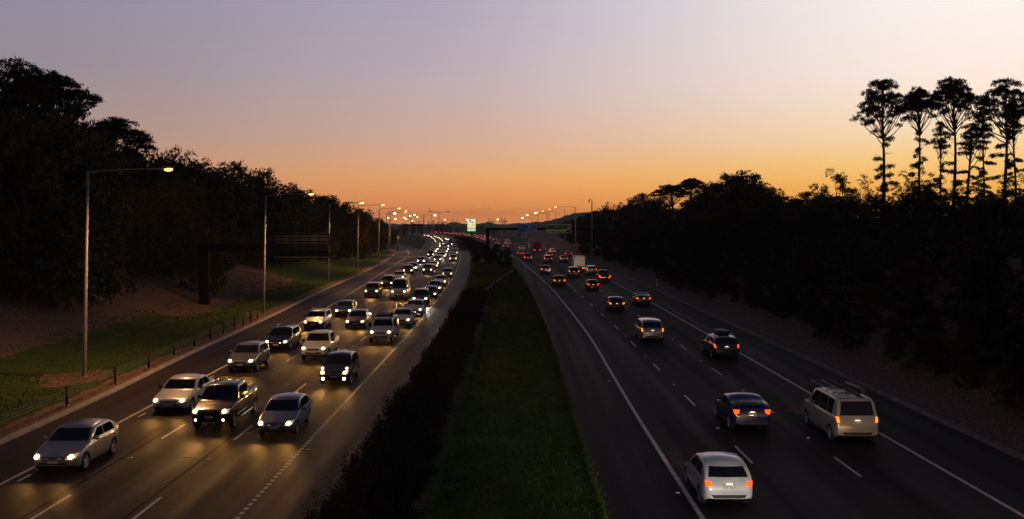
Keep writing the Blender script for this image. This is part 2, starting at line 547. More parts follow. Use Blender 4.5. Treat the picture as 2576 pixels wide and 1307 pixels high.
def markings():
    mb = MB()
    def quadline(f, d0, d1, w, z=0.005, step=2.0):
        q = d0
        while q < d1 - 1e-6:
            e = min(q + max(step, q * 0.03), d1)
            a, b = f(q), f(e)
            mb.add([(a - w / 2, q, z), (a + w / 2, q, z), (b + w / 2, e, z), (b - w / 2, e, z)], [(0, 1, 2, 3)])
            q = e
    def dashes(f, d0, d1, pitch, ln, w):
        q = d0
        while q < d1:
            quadline(f, q, q + ln, w)
            q += pitch
    # left carriageway
    quadline(EDGE_A, 3, 450, 0.16)
    eb = lambda q: -8.72 - BEND(q)
    q = 3.0
    while q < 62:                                # profiled edge line: raised ribs close together
        a = eb(q)
        mb.add([(a - 0.08, q, 0.006), (a + 0.08, q, 0.006), (a + 0.08, q + 0.3, 0.006), (a - 0.08, q + 0.3, 0.006)], [(0, 1, 2, 3)])
        q += 0.5
    quadline(eb, 62, 800, 0.16)
    dashes(lambda q: -15.22 - BEND(q), 31.2 - 12 * 2, 760, 11.8, 3.0, 0.12)
    dashes(lambda q: -12.0 - BEND(q), 30.9 - 12 * 2, 760, 11.8, 3.0, 0.12)
    dashes(lambda q: EDGE_A(q) + 0.42, 35.5, 110, 11.8, 1.0, 0.12)
    quadline(lambda q: RAMP_IN(q) - 0.6, 313, 520, 0.16)
    quadline(lambda q: main_left(q) + 3.0, 330, 800, 0.14)
    # right carriageway
    quadline(lambda q: 6.05 - BEND(q) + 0.35 * sstep(40, 85, q) * (1 - sstep(110, 200, q)), 3, 900, 0.17)
    dashes(lambda q: 9.38 - BEND(q), 38.2 - 36, 800, 12.0, 3.0, 0.12)
    dashes(lambda q: 12.9 - BEND(q), 36.2 - 24, 330, 12.0, 3.0, 0.12)
    dashes(lambda q: 12.9 - BEND(q), 336, 800, 12.0, 3.0, 0.12)
    quadline(EDGE_R, 3, 800, 0.17)
    quadline(lambda q: 16.4 - BEND(q), 363, 800, 0.17)
    # gore at the exit
    quadline(lambda q: 6.4 + (q - 363) * 0.012, 363, 470, 0.35)
    o = mb.build('road_markings', M['paint_line'], smooth=False)
    tag(o, kind='structure')
markings()

# grass blades close enough to be seen, on the median and the left verge
def grass_blades():
    rnd = random.Random(5)
    mb = MB()
    def blade(x, y, s):
        z = gz(x, y) - 0.02
        a = rnd.uniform(0, 6.28); w = 0.022 * s; h = rnd.uniform(0.05, 0.13) * s
        dx, dy = math.cos(a) * w, math.sin(a) * w
        lx, ly = rnd.uniform(-.08, .08), rnd.uniform(-.08, .08)
        mb.add([(x - dx, y - dy, z), (x + dx, y + dy, z), (x + lx, y + ly, z + h)], [(0, 1, 2)])
    for _ in range(34000):
        y = 27 + 90 * rnd.random() ** 1.7
        a, b = left_outer(y), right_inner(y)
        x = a + (b - a) * rnd.uniform(0.40, 1.0)
        if noise.noise(Vector((x * 0.8, y * 0.4, 0))) > -0.55 + rnd.uniform(-.3, .3): blade(x, y, 0.8 + y / 90)
    for _ in range(12000):
        y = 112 + 112 * rnd.random() ** 1.3
        a, b = left_outer(y), right_inner(y)
        blade(a + (b - a) * rnd.uniform(0.06, 1.0), y, 2.4 + y / 150)
    for _ in range(5000):                        # longer fringe along the asphalt edge
        y = 27 + 120 * rnd.random() ** 1.6
        x = right_inner(y) + rnd.gauss(-0.05, 0.09)
        blade(x, y, 1.1 + y / 90)
    for _ in range(16000):
        y = 36 + 110 * rnd.random() ** 1.4
        x = KERB_L(y) - rnd.uniform(1.6, 12)
        if noise.noise(Vector((x * 0.5, y * 0.3, 9))) > -0.5 + rnd.uniform(-.3, .3): blade(x, y, 0.9 + y / 90)
    gm = foliage('grass_blades', (0.066, 0.092, 0.015), (0.12, 0.18, 0.028), 0.5)
    o = mb.build('grass', gm, smooth=False)
    tag(o, 'short rough grass on the median and the left verge', 'grass', kind='stuff')
grass_blades()

# sealed joints and cut-out patches in the asphalt
def repairs():
    rnd = random.Random(8)
    seal = mat('bitumen_seal', (0.008, 0.008, 0.008), 0.85, spec=0.04, var=0.3, scale=1.5)
    mb = MB()
    def line(f, d0, d1, w):
        q = d0
        while q < d1:
            e = min(q + 2, d1)
            a, b = f(q) + .05 * noise.noise(Vector((q * .3, w, 1))), f(e) + .05 * noise.noise(Vector((e * .3, w, 1)))
            mb.add([(a - w / 2, q, .004), (a + w / 2, q, .004), (b + w / 2, e, .004), (b - w / 2, e, .004)], [(0, 1, 2, 3)])
            q = e
    for l0 in (-15.55, -12.3): line(lambda q: l0 - BEND(q), 8, 160, .06)
    for _ in range(26):
        l0 = rnd.choice([-17, -13.6, -10.4, -7.4, 7.7, 11, 14.6, 4.5, 18]); q = rnd.uniform(28, 130)
        x = l0 + rnd.uniform(-1, 1); a = rnd.uniform(-.7, .7)
        pts = [(x - .9, q), (x - .3, q + rnd.uniform(-.3, .3)), (x + .3, q + rnd.uniform(-.4, .4)), (x + 1.0, q + rnd.uniform(-.5, .5))]
        for (xa, ya), (xb, yb) in zip(pts, pts[1:]):
            mb.add([(xa, ya - .025, .0045), (xb, yb - .025, .0045), (xb, yb + .025, .0045), (xa, ya + .025, .0045)], [(0, 1, 2, 3)])
    tag(mb.build('road_seals', seal, smooth=False), kind='structure')
repairs()
# ---------------------------------------------------------------- vehicles: local axes x right, y forward, z up, origin on the road under the middle
def paint(name, c, metal=0.35, rough=0.32):
    return mat(name, c, rough, metal=metal, coat=0.7, var=0.06, scale=1.5, rvar=0.04)
P = {
    'silver': paint('paint_silver', (0.42, 0.42, 0.44), 0.5), 'white': paint('paint_white', (0.74, 0.73, 0.71), 0.0),
    'black': paint('paint_black', (0.012, 0.012, 0.014), 0.0, 0.25), 'grey': paint('paint_grey', (0.17, 0.17, 0.19), 0.4),
    'bluesilver': paint('paint_blue_silver', (0.26, 0.28, 0.36), 0.5), 'darkblue': paint('paint_dark_blue', (0.02, 0.035, 0.10), 0.3),
    'blue': paint('paint_blue', (0.008, 0.026, 0.12), 0.15), 'red': paint('paint_dark_red', (0.16, 0.015, 0.012), 0.25),
    'gold': paint('paint_gold', (0.42, 0.31, 0.14), 0.5), 'beige': paint('paint_beige', (0.46, 0.42, 0.36), 0.3),
    'green': paint('paint_dark_green', (0.02, 0.06, 0.05), 0.3), 'yellow': paint('paint_pale_yellow', (0.6, 0.48, 0.16), 0.1),
    'charcoal': paint('paint_charcoal', (0.045, 0.045, 0.05), 0.35),
}
M['glass'] = mat('tinted_glass', (0.008, 0.009, 0.011), 0.05, spec=0.6, var=0.05)
M['trim'] = mat('black_trim', (0.014, 0.014, 0.015), 0.55, var=0.2)
M['tyre'] = mat('tyre_rubber', (0.012, 0.012, 0.012), 0.8, var=0.2)
M['rim'] = mat('alloy_rim', (0.62, 0.62, 0.63), 0.4, metal=0.6, var=0.1)
M['chrome'] = mat('chrome', (0.6, 0.6, 0.6), 0.18, metal=1.0, var=0.03)
M['housing'] = mat('lamp_housing', (0.35, 0.34, 0.33), 0.12, spec=0.7, metal=0.4, emit=(1.0, 0.50, 0.15), es=0.55, var=0.05)  # amber emission stands in for bulb light reflected around the lens
M['plate'] = mat('plate_white', (0.62, 0.60, 0.55), 0.45, var=0.5, scale=22)
M['lens_warm'] = mat('headlight_lens', (0.9, 0.85, 0.7), 0.2, emit=(1.0, 0.66, 0.26), es=14, var=0.02)
M['lens_white'] = mat('headlight_lens_white', (0.9, 0.9, 0.9), 0.2, emit=(1.0, 0.93, 0.86), es=22, var=0.02)
M['lens_far'] = mat('headlight_lens_far', (0.9, 0.9, 0.9), 0.2, emit=(1.0, 0.72, 0.38), es=22, var=0.02)
M['indicator'] = mat('indicator_lens', (0.8, 0.4, 0.1), 0.3, emit=(1.0, 0.45, 0.05), es=2.0, var=0.02)
M['tail'] = mat('tail_light_lens', (0.3, 0.008, 0.002), 0.4, spec=.1, emit=(1.0, 0.045, 0.001), es=4.2, var=0.02)
M['tail_hot'] = mat('brake_light_lens', (0.6, 0.03, 0.01), 0.25, emit=(1.0, 0.11, 0.006), es=4.2, var=0.02)
M['tail_far'] = mat('tail_light_far', (0.6, 0.03, 0.01), 0.25, emit=(1.0, 0.04, 0.012), es=9.0, var=0.02)
M['reflector'] = mat('red_lens_unlit', (0.22, 0.012, 0.01), 0.2, spec=0.6, var=0.05)
M['plate_lamp'] = mat('plate_lamp', (0.8, 0.7, 0.5), 0.4, emit=(1.0, 0.80, 0.50), es=6, var=0.02)
M['orange_tarp'] = mat('orange_tarpaulin', (0.34, 0.075, 0.025), 0.7, var=0.3, scale=1.2, bump=0.2, bscale=3)
M['box_white'] = mat('truck_box_white', (0.62, 0.62, 0.62), 0.45, var=0.12, scale=1.2)

def spec(L, W, H, nz, hz, cowl, wst, rfe, belt, rear, deck=None, r=0.32, ax=None, clad=0.0, box=0.0, z0=0.2, rise=0.02, tum=0.28):
    top = [(0, nz), (0.1, nz + .09), (.4, nz + .17), (cowl - .12, hz), (cowl, hz + .03), (wst, H - .06), (wst + .35, H - .015), ((wst + rfe) / 2 + .2, H), (rfe, H - .05)]
    br = belt + rise
    if rear == 'hatch': top += [(rfe + .22, H - .13), (L - .14, br + .05), (L - .03, br - .13), (L, br - .32)]
    elif rear == 'sedan': top += [(rfe + .7, deck + .03), (L - .18, deck), (L - .03, deck - .1), (L, deck - .27)]
    elif rear == 'square': top += [(L - .28, H - .09), (L - .09, br + .06), (L - .03, br - .12), (L, br - .35)]
    elif rear == 'bed': top += [(rfe + .16, br + .06), (L - .1, br + .03), (L - .02, br - .05), (L, br - .2)]
    e = (deck - .04) if rear == 'sedan' else br
    zb = [(0, nz - .04), (0.1, nz + .05), (.4, nz + .13), (cowl - .12, hz - .03), (cowl + .15, max(hz - .01, belt - .04)), (L * .55, belt), (L - .7, e), (L - .14, e - .01), (L - .03, e - .15), (L, e - .35)]
    bz = [(0, z0 + .14), (.2, z0 + .04), (.8, z0), (L - .8, z0), (L - .25, z0 + .05), (L, z0 + .16)]
    k = box
    w = [(0, .70 + .22 * k), (.1, .83 + .12 * k), (.32, .95 + .03 * k), (.85, 1), (L - .8, 1), (L - .25, .965 + .03 * k), (L - .07, .90 + .08 * k), (L, .80 + .15 * k)]
    w = [(a, b * W / 2) for a, b in w]
    return dict(L=L, W=W, H=H, top=top, zb=zb, bz=bz, w=w, r=r, ax=ax or (.85, L - .8), clad=clad, cowl=cowl, wst=wst, rfe=rfe, belt=belt, br=br, hz=hz, nz=nz, rear=rear, tum=tum, deck=deck)

S = {
    'hatchback': spec(4.2, 1.78, 1.47, .58, .93, 1.12, 2.0, 3.35, .97, 'hatch'),
    'small_hatchback': spec(4.1, 1.70, 1.44, .56, .90, 1.15, 2.0, 3.3, .94, 'hatch', r=.30),
    'sedan': spec(4.85, 1.84, 1.47, .58, .92, 1.4, 2.25, 3.4, .95, 'sedan', deck=1.02),
    'coupe': spec(4.4, 1.78, 1.36, .56, .88, 1.35, 2.15, 2.95, .92, 'hatch', rise=.05),
    'fastback': spec(4.5, 1.80, 1.42, .56, .90, 1.3, 2.15, 3.15, .94, 'hatch', rise=.10),
    'wagon': spec(4.75, 1.83, 1.55, .62, .97, 1.3, 2.1, 4.1, 1.0, 'square', r=.34, clad=.30),
    'crossover': spec(4.3, 1.80, 1.62, .68, 1.03, 1.15, 1.95, 3.5, 1.05, 'hatch', r=.35, clad=.40, z0=.24),
    'off_road_car': spec(4.6, 1.84, 1.75, .76, 1.10, 1.25, 1.95, 4.1, 1.12, 'square', r=.37, clad=.45, box=.35, z0=.28, tum=.22),
    'pickup': spec(5.2, 1.84, 1.80, .82, 1.15, 1.4, 2.05, 3.35, 1.15, 'bed', r=.39, clad=.50, box=.35, z0=.34, tum=.24),
    'utility': spec(5.0, 1.84, 1.52, .62, .96, 1.4, 2.2, 2.75, 1.0, 'bed', r=.33, box=.2),
    'delivery_van': spec(5.4, 2.02, 2.45, .95, 1.30, .75, 1.55, 5.0, 1.25, 'square', r=.36, box=.8, tum=.12, z0=.25),
    'people_van': spec(5.0, 1.90, 1.92, .72, 1.15, .95, 1.75, 4.6, 1.10, 'square', r=.34, box=.5, tum=.18),
    'minivan': spec(4.8, 1.88, 1.70, .68, 1.05, 1.05, 1.95, 4.15, 1.05, 'hatch', r=.33, box=.25, tum=.22),
    'cab': spec(4.0, 1.95, 2.05, .85, 1.25, .6, 1.25, 1.9, 1.22, 'bed', r=.38, box=.8, tum=.14, z0=.4),
}

def halfdisc_cutters(sp):
    mb = MB()
    for s in sp['ax']:
        y = sp['L'] / 2 - s
        for sx in (-1, 1):
            x0, x1 = (sp['W'] / 2 - .30, sp['W'] / 2 + .2)
            n = 26; rr = sp['r'] + .05
            vs = []
            for x in (x0, x1):
                for k in range(n):
                    a = 2 * math.pi * k / n
                    vs.append((sx * x, y + rr * math.cos(a), sp['r'] + rr * math.sin(a)))
            fs = [tuple(range(n)), tuple(reversed(range(n, 2 * n)))]
            for k in range(n):
                k2 = (k + 1) % n
                fs.append((k2, k, n + k, n + k2))
            mb.add(vs, fs)
    me = bpy.data.meshes.new('cutter'); me.from_pydata(mb.v, [], mb.f)
    bm = bmesh.new(); bm.from_mesh(me); bmesh.ops.recalc_face_normals(bm, faces=bm.faces[:]); bm.to_mesh(me); bm.free()
    return me

def car_body_mesh(kind):
    sp = S[kind]
    L, W, H = sp['L'], sp['W'], sp['H']
    ft, fb, f0, fw = pchip(sp['top']), pchip(sp['zb']), pchip(sp['bz']), pchip(sp['w'])
    ss = set([0, L])
    for a, _ in sp['top'] + sp['zb'] + sp['w']: ss.add(a)
    q = 0.0
    while q < L: ss.add(q); q += 0.11
    ss = sorted(ss)
    out = [ss[0]]
    for a in ss[1:]:
        if a - out[-1] > 0.025: out.append(a)
    out[-1] = L
    rings = []
    for s in out:
        zb, z0, w = fb(s), f0(s), fw(s)
        zt = max(ft(s), zb + .025)
        h = zt - zb
        hh = zb - z0
        g0 = .955 * w
        g1 = g0 - sp['tum'] * h
        c = .02 + .03 * min(1, h / .4)
        half = [(0, z0), (.75 * w, z0), (.93 * w, z0 + .02), (.985 * w, z0 + .16 * hh), (w, z0 + .40 * hh), (w * .998, z0 + .66 * hh), (.985 * w, z0 + .86 * hh), (.972 * w, zb - .02), (g0, zb + .0)]
        if h > .06:
            half += [(g0 + (g1 - g0) * .35, zb + h * .35), (g0 + (g1 - g0) * .7, zb + h * .7), (g1 + .015, zb + h * .86), (g1 - .03, zb + h * .96), (g1 * .80, zt), (g1 * .4, zt + c * .8), (0, zt + c)]
        else:
            half += [(g0 * .97, zb + h * .45), (g0 * .93, zb + h * .7), (g0 * .88, zb + h * .85), (g0 * .80, zb + h * .95), (g0 * .62, zt), (g0 * .33, zt + c * .8), (0, zt + c)]
        ring = [(x, z) for x, z in half] + [(-x, z) for x, z in reversed(half[1:-1])]
        rings.append([(x, L / 2 - s, z) for x, z in ring])
    n = len(rings[0])
    vs = [v for r in rings for v in r]
    fs = []
    for i in range(len(rings) - 1):
        for k in range(n):
            k2 = (k + 1) % n
            fs.append((i * n + k, i * n + k2, (i + 1) * n + k2, (i + 1) * n + k))
    fs.append(tuple(range(n - 1, -1, -1)))
    fs.append(tuple((len(rings) - 1) * n + k for k in range(n)))
    me = bpy.data.meshes.new(kind + '_loft'); me.from_pydata(vs, [], fs)
    bm = bmesh.new(); bm.from_mesh(me); bmesh.ops.recalc_face_normals(bm, faces=bm.faces[:]); bm.to_mesh(me); bm.free()
    tmp = bpy.data.objects.new('tmp', me); col.objects.link(tmp)
    cut = bpy.data.objects.new('tmp_cut', halfdisc_cutters(sp)); col.objects.link(cut)
    md = tmp.modifiers.new('b', 'BOOLEAN'); md.operation = 'DIFFERENCE'; md.object = cut; md.solver = 'EXACT'
    dg = bpy.context.evaluated_depsgraph_get(); dg.update()
    res = bpy.data.meshes.new_from_object(tmp.evaluated_get(dg))
    bpy.data.objects.remove(tmp); bpy.data.objects.remove(cut)
    res.name = 'body'
    res.materials.clear()
    res.materials.append(P['silver']); res.materials.append(M['trim'])
    mi, sm = [], []
    axl = [L / 2 - s for s in sp['ax']]
    for p in res.polygons:
        c = p.center
        well = any(math.hypot(c.y - a, c.z - sp['r']) < sp['r'] + .048 for a in axl) and (abs(p.normal.x) < .3 or abs(c.x) < W / 2 - .2)
        under = p.normal.z < -.75
        flare = sp['clad'] > 0 and any(math.hypot(c.y - a, c.z - sp['r']) < sp['r'] + .12 for a in axl) and abs(c.x) > W * .3
        mi.append(1 if (well or under or flare or c.z < sp['clad']) else 0)
        sm.append(len(p.vertices) < 9)
    res.polygons.foreach_set('material_index', mi)
    res.polygons.foreach_set('use_smooth', sm)
    try:
        res.set_sharp_from_angle(angle=R(38))
    except Exception:
        pass
    return res

def bvh_of(me):
    return BVHTree.FromPolygons([v.co[:] for v in me.vertices], [tuple(p.vertices) for p in me.polygons])

def patch(bvh, axis, quad, n=5, m=5, off=.012, ell=False):
    """a panel laid on the bodywork: quad = four corners seen along the axis (front, back, left, right)"""
    if axis in ('front', 'back'):
        sg = 1 if axis == 'front' else -1
        def cast(u, z): return bvh.ray_cast(Vector((u, sg * 9, z)), Vector((0, -sg, 0)))
    elif axis == 'up':
        def cast(u, z): return bvh.ray_cast(Vector((u, z, 9)), Vector((0, 0, -1)))
    else:
        sg = 1 if axis == 'right' else -1
        def cast(u, z): return bvh.ray_cast(Vector((sg * 9, u, z)), Vector((-sg, 0, 0)))
    q = [Vector(p) for p in quad]
    pts = []
    if ell:
        c = sum(q, Vector((0, 0))) / 4
        ux = (q[1] + q[2] - q[0] - q[3]) / 4; uz = (q[3] + q[2] - q[0] - q[1]) / 4
        rows = [[c]] ; k = 16
        for rr in (.5, 1.0):
            rows.append([c + ux * rr * math.cos(2 * math.pi * i / k) + uz * rr * math.sin(2 * math.pi * i / k) for i in range(k)])
        flat = [c] + rows[1] + rows[2]
        fs = [(0, 1 + i, 1 + (i + 1) % k) for i in range(k)] + [(1 + i, 1 + k + i, 1 + k + (i + 1) % k, 1 + (i + 1) % k) for i in range(k)]
        pts = flat
    else:
        for j in range(m + 1):
            t = j / m
            a = q[0].lerp(q[3], t); b = q[1].lerp(q[2], t)
            for i in range(n + 1): pts.append(a.lerp(b, i / n))
        fs = [(j * (n + 1) + i, j * (n + 1) + i + 1, (j + 1) * (n + 1) + i + 1, (j + 1) * (n + 1) + i) for j in range(m) for i in range(n)]
    vs, ok = [], []
    for p in pts:
        h, nrm, _, _ = cast(p.x, p.y)
        if h is None: vs.append((0, 0, 0)); ok.append(False)
        else: vs.append(tuple(h + nrm * off)); ok.append(True)
    fs = [f for f in fs if all(ok[i] for i in f)]
    mb = MB(); mb.add(vs, fs)
    used = sorted(set(i for f in fs for i in f)); mp = {o: k for k, o in enumerate(used)}
    r = MB(); r.add([vs[i] for i in used], [tuple(mp[i] for i in f) for f in fs])
    return r

def tyre_mesh(r):
    mb = MB(); n = 28
    prof = [(.0, -.02), (r * .62, -.02), (r * .66, -.10), (r * .86, -.11), (r * .97, -.09), (r, -.05), (r, .05), (r * .97, .09), (r * .86, .11), (r * .66, .10), (r * .62, .05), (0, .05)]
    vs, fs = [], []
    for pr, px in prof:
        for k in range(n):
            a = 2 * math.pi * k / n
            vs.append((px, pr * math.cos(a), pr * math.sin(a)))
    for i in range(len(prof) - 1):
        for k in range(n):
            k2 = (k + 1) % n
            fs.append((i * n + k, i * n + k2, (i + 1) * n + k2, (i + 1) * n + k))
    mb.add(vs, fs)
    return mb.mesh('wheel', M['tyre'])
def rim_mesh(r):
    mb = MB(); n = 30
    for x in (.085,):
        vs, fs = [], []
        for rr, xx in ((r * .60, .08), (r * .72, .112)):
            for k in range(n):
                a = 2 * math.pi * k / n
                vs.append((xx, rr * math.cos(a), rr * math.sin(a)))
        for k in range(n):
            k2 = (k + 1) % n
            fs.append((k, k2, n + k2, n + k))
        mb.add(vs, fs)
    for k in range(5):
        a = 2 * math.pi * k / 5
        ca, sa = math.cos(a), math.sin(a)
        def tr(rr, tt): return (rr * ca - tt * sa, rr * sa + tt * ca)
        vs = []
        for rr, tt in ((.02, -.05), (r * .64, -.045), (r * .64, .045), (.02, .05)):
            y, z = tr(rr, tt); vs += [(.10, y, z)]
        mb.add(vs, [(0, 1, 2, 3)])
    mb.ball((.07, 0, 0), .03, .07, .07, 10, 5)
    return mb.mesh('rim', M['rim'])

PROTO = {}
def proto(kind):
    """all shared meshes of one kind of vehicle: list of (name, mesh, parent index, location, flags)"""
    if kind in PROTO: return PROTO[kind]
    sp = S[kind]
    L, W, H, y0 = sp['L'], sp['W'], sp['H'], sp['L'] / 2
    body = car_body_mesh(kind)
    bvh = bvh_of(body)
    ft, fb, fw = pchip(sp['top']), pchip(sp['zb']), pchip(sp['w'])
    parts = []
    def add(name, mb, mats, parent=-1, smooth=True, cls=''):
        if not mb.f: return -1
        parts.append((name, mb.mesh(name, mats, smooth), parent, (0, 0, 0), cls)); return len(parts) - 1
    hw = W / 2
    hb = .955 * hw; ht = hb - sp['tum'] * (H - sp['belt'])
    # windscreen
    zc = ft(sp['cowl']) + .05
    add('windscreen', patch(bvh, 'front', [(-hb * .90, zc), (hb * .90, zc), (ht * .90, H - .10), (-ht * .90, H - .10)], 8, 6), M['glass'])
    # rear window and side windows
    zr0 = sp['br'] + (.07 if sp['rear'] != 'sedan' else .12)
    if sp['rear'] == 'sedan': zr0 = sp['deck'] + .05
    if sp['rear'] != 'bed' and kind != 'delivery_van':
        add('rear_window', patch(bvh, 'back', [(-hb * .80, zr0), (hb * .80, zr0), (ht * .84, H - .15), (-ht * .84, H - .15)], 8, 6), M['glass'])
    elif sp['rear'] == 'bed':
        add('rear_window', patch(bvh, 'back', [(-hb * .78, sp['br'] + .12), (hb * .78, sp['br'] + .12), (ht * .85, H - .14), (-ht * .85, H - .14)], 6, 4), M['glass'])
    wz0, wz1 = sp['belt'] + .045, H - .13
    s0, s1 = sp['cowl'] + .42, sp['wst'] + .12
    rear_s = sp['rfe'] - .05
    if sp['rear'] in ('hatch', 'square'): end0, end1 = L - .62, rear_s + (.05 if sp['rear'] == 'hatch' else -.1)
    elif sp['rear'] == 'sedan': end0, end1 = sp['rfe'] + .42, sp['rfe'] - .02
    else: end0, end1 = sp['rfe'] - .02, sp['rfe'] - .10
    if kind == 'delivery_van': end0 = end1 = s1 + .75
    total = end0 - s0
    cuts = [1.0] if total < 1.7 else ([.5, 1.0] if total < 2.45 else [.40, .78, 1.0])
    for side, sg in (('right', 1), ('left', -1)):
        pa = 0.0
        for ci, cb in enumerate(cuts):
            a0 = s0 + total * pa + (.04 if pa else 0); b0 = s0 + total * cb - (.04 if cb < 1 else 0)
            span = end1 - s1
            a1 = s1 + span * pa + (.04 if pa else 0); b1 = s1 + span * cb - (.04 if cb < 1 else 0)
            if pa and ci < len(cuts): a1 = max(a1, a0 if a0 < end1 else a1); 
            if cb < 1: b1 = b0 if b0 < end1 else b1
            if pa: a1 = a0 if a0 < end1 else a1
            if sg > 0: q = [(y0 - b0, wz0), (y0 - a0, wz0), (y0 - a1, wz1), (y0 - b1, wz1)]
            else: q = [(y0 - a0, wz0), (y0 - b0, wz0), (y0 - b1, wz1), (y0 - a1, wz1)]
            add('side_window', patch(bvh, side, q, 5, 4), M['glass'], cls='near')
            pa = cb
    nz = sp['nz']
    # front: headlights, grille, intake, plate
    zl, zh = nz - .02, nz + .14
    sq = sp['clad'] > .42 or kind in ('delivery_van', 'people_van', 'cab')
    for sg in (-1, 1):
        a, b = .52 * hw, .90 * hw
        if sq: q = [(a + .06, zl - .03), (b - .01, zl), (b, zh), (a + .06, zh - .03)]
        else: q = [(a, zl), (b - .02, zl + .03), (b, zh + .02), (a + .05, zh - .05)]
        if sg < 0: q = [(-q[1][0], q[1][1]), (-q[0][0], q[0][1]), (-q[3][0], q[3][1]), (-q[2][0], q[2][1])]
        hi = add('headlight', patch(bvh, 'front', q, 4, 3, .014), M['housing'], cls='head')
        c = ((a + b) / 2 + (.0), (zl + zh) / 2)
        c = (c[0] * sg, c[1])
        e = [(c[0] - .09, c[1] - .062), (c[0] + .09, c[1] - .062), (c[0] + .09, c[1] + .062), (c[0] - .09, c[1] + .062)]
        add('lens', patch(bvh, 'front', e, off=.03, ell=True), M['lens_warm'], hi, cls='lens')
    add('grille', patch(bvh, 'front', [(-.42 * hw, nz - .06), (.42 * hw, nz - .06), (.46 * hw, nz + .06), (-.46 * hw, nz + .06)], 6, 3, .012), M['trim'], cls='near')
    zi = sp['bz'][0][1]
    add('air_intake', patch(bvh, 'front', [(-.55 * hw, zi + .03), (.55 * hw, zi + .03), (.62 * hw, zi + .03 + (nz - zi) * .36), (-.62 * hw, zi + .03 + (nz - zi) * .36)], 6, 2, .01), M['trim'], cls='near')
    zp = zi + .07 + (nz - zi) * .28
    h, nr, _, _ = bvh.ray_cast(Vector((0, 9, zp)), Vector((0, -1, 0)))
    yp = h.y if h else y0
    add('number_plate', MB().box(-.19, .19, yp + .005, yp + .022, zp - .055, zp + .055), M['plate'], smooth=False, cls='front')
    # rear: tail lights, plate, lamp
    top_r = sp['br'] if sp['rear'] != 'sedan' else sp['deck'] - .05
    for sg in (-1, 1):
        if kind in ('minivan', 'people_van', 'wagon', 'off_road_car', 'delivery_van'):
            q = [(.79 * hw, top_r - .22), (.90 * hw, top_r - .20), (.92 * hw, top_r + .02), (.83 * hw, top_r + .02)]
        elif sp['rear'] == 'bed':
            q = [(.80 * hw, top_r - .42), (.94 * hw, top_r - .42), (.94 * hw, top_r - .12), (.80 * hw, top_r - .12)]
        elif kind == 'fastback':
            q = [(.68 * hw, top_r - .20), (.86 * hw, top_r - .24), (.91 * hw, top_r - .04), (.62 * hw, top_r - .05)]
        else:
            q = [(.66 * hw, top_r - .20), (.86 * hw, top_r - .19), (.90 * hw, top_r - .03), (.70 * hw, top_r - .07)]
        q = [(sg * x, z) for x, z in q]
        if sg < 0: q = [q[1], q[0], q[3], q[2]]
        add('tail_light', patch(bvh, 'back', q, 4, 4, .016), M['tail'], cls='tail')
    zp = top_r - .20 if kind != 'pickup' and kind != 'utility' else top_r - .5
    h, nr, _, _ = bvh.ray_cast(Vector((0, -9, zp)), Vector((0, 1, 0)))
    yp = h.y if h else -y0
    pi = add('number_plate', MB().box(-.20, .20, yp - .03, yp - .012, zp - .065, zp + .065), M['plate'], smooth=False, cls='back')
    add('plate_lamp', MB().box(-.10, .10, yp - .045, yp - .03, zp + .078, zp + .086), M['plate_lamp'], smooth=False, parent=pi, cls='back')
    zi = sp['bz'][-1][1]
    add('rear_diffuser', patch(bvh, 'back', [(-.6 * hw, zi + .02), (.6 * hw, zi + .02), (.68 * hw, zi + .13), (-.68 * hw, zi + .13)], 6, 2, .012), M['trim'], cls='back')
    # door gaps, handles, grille bar
    for side, sg in (('right', 1), ('left', -1)):
        for ss_ in (s0 + .02, s0 + total * (cuts[0] if len(cuts) > 1 else .98), s0 + total * (cuts[1] if len(cuts) > 1 else .98)):
            y_ = y0 - ss_
            add('door_gap', patch(bvh, side, [(y_ - .012, sp['bz'][2][1] + .12), (y_ + .012, sp['bz'][2][1] + .12), (y_ + .012, sp['belt'] - .03), (y_ - .012, sp['belt'] - .03)], 1, 5, .004), M['trim'], cls='close')
        for f_ in (.92, 1.82):
            y_ = y0 - s0 - f_
            add('door_handle', patch(bvh, side, [(y_ - .10, sp['belt'] - .14), (y_ + .10, sp['belt'] - .14), (y_ + .10, sp['belt'] - .10), (y_ - .10, sp['belt'] - .10)], 2, 1, .03), M['chrome'], cls='close')
    add('grille_bar', patch(bvh, 'front', [(-.40 * hw, nz - .005), (.40 * hw, nz - .005), (.42 * hw, nz + .02), (-.42 * hw, nz + .02)], 6, 1, .03), M['chrome'], cls='close')
    # mirrors
    ym = y0 - sp['cowl'] - .38
    for sg in (-1, 1):
        mb = MB().ball((sg * (hw + .10), ym, sp['belt'] + .10), .115, .06, .085, 10, 6)
        mb.tube([(sg * (hw - .05), ym, sp['belt'] + .05), (sg * (hw + .08), ym, sp['belt'] + .08)], .025, 6)
        add('wing_mirror', mb, P['silver'] if False else M['trim'], cls='mirror')
    # wheels
    tm, rm = tyre_mesh(sp['r']), rim_mesh(sp['r'])
    for s in sp['ax']:
        for sg in (-1, 1):
            parts.append(('wheel', tm, -1, (sg * (hw - .125), y0 - s, sp['r']), 'wheel'))
            parts.append(('rim', rm, len(parts) - 1, (0, 0, 0), 'rim' if sg > 0 else 'rimflip'))
    # extras that belong to the kind
    if kind in ('wagon', 'off_road_car'):
        for sg in (-1, 1):
            x = sg * (ht - .10)
            mb = MB().tube([(x, y0 - sp['wst'] - .45, H + .01), (x, y0 - sp['wst'] - .55, H + .06), (x, y0 - sp['rfe'] + .25, H + .06), (x, y0 - sp['rfe'] + .15, H - .01)], .022, 6)
            add('roof_rail', mb, M['chrome'], cls='near')
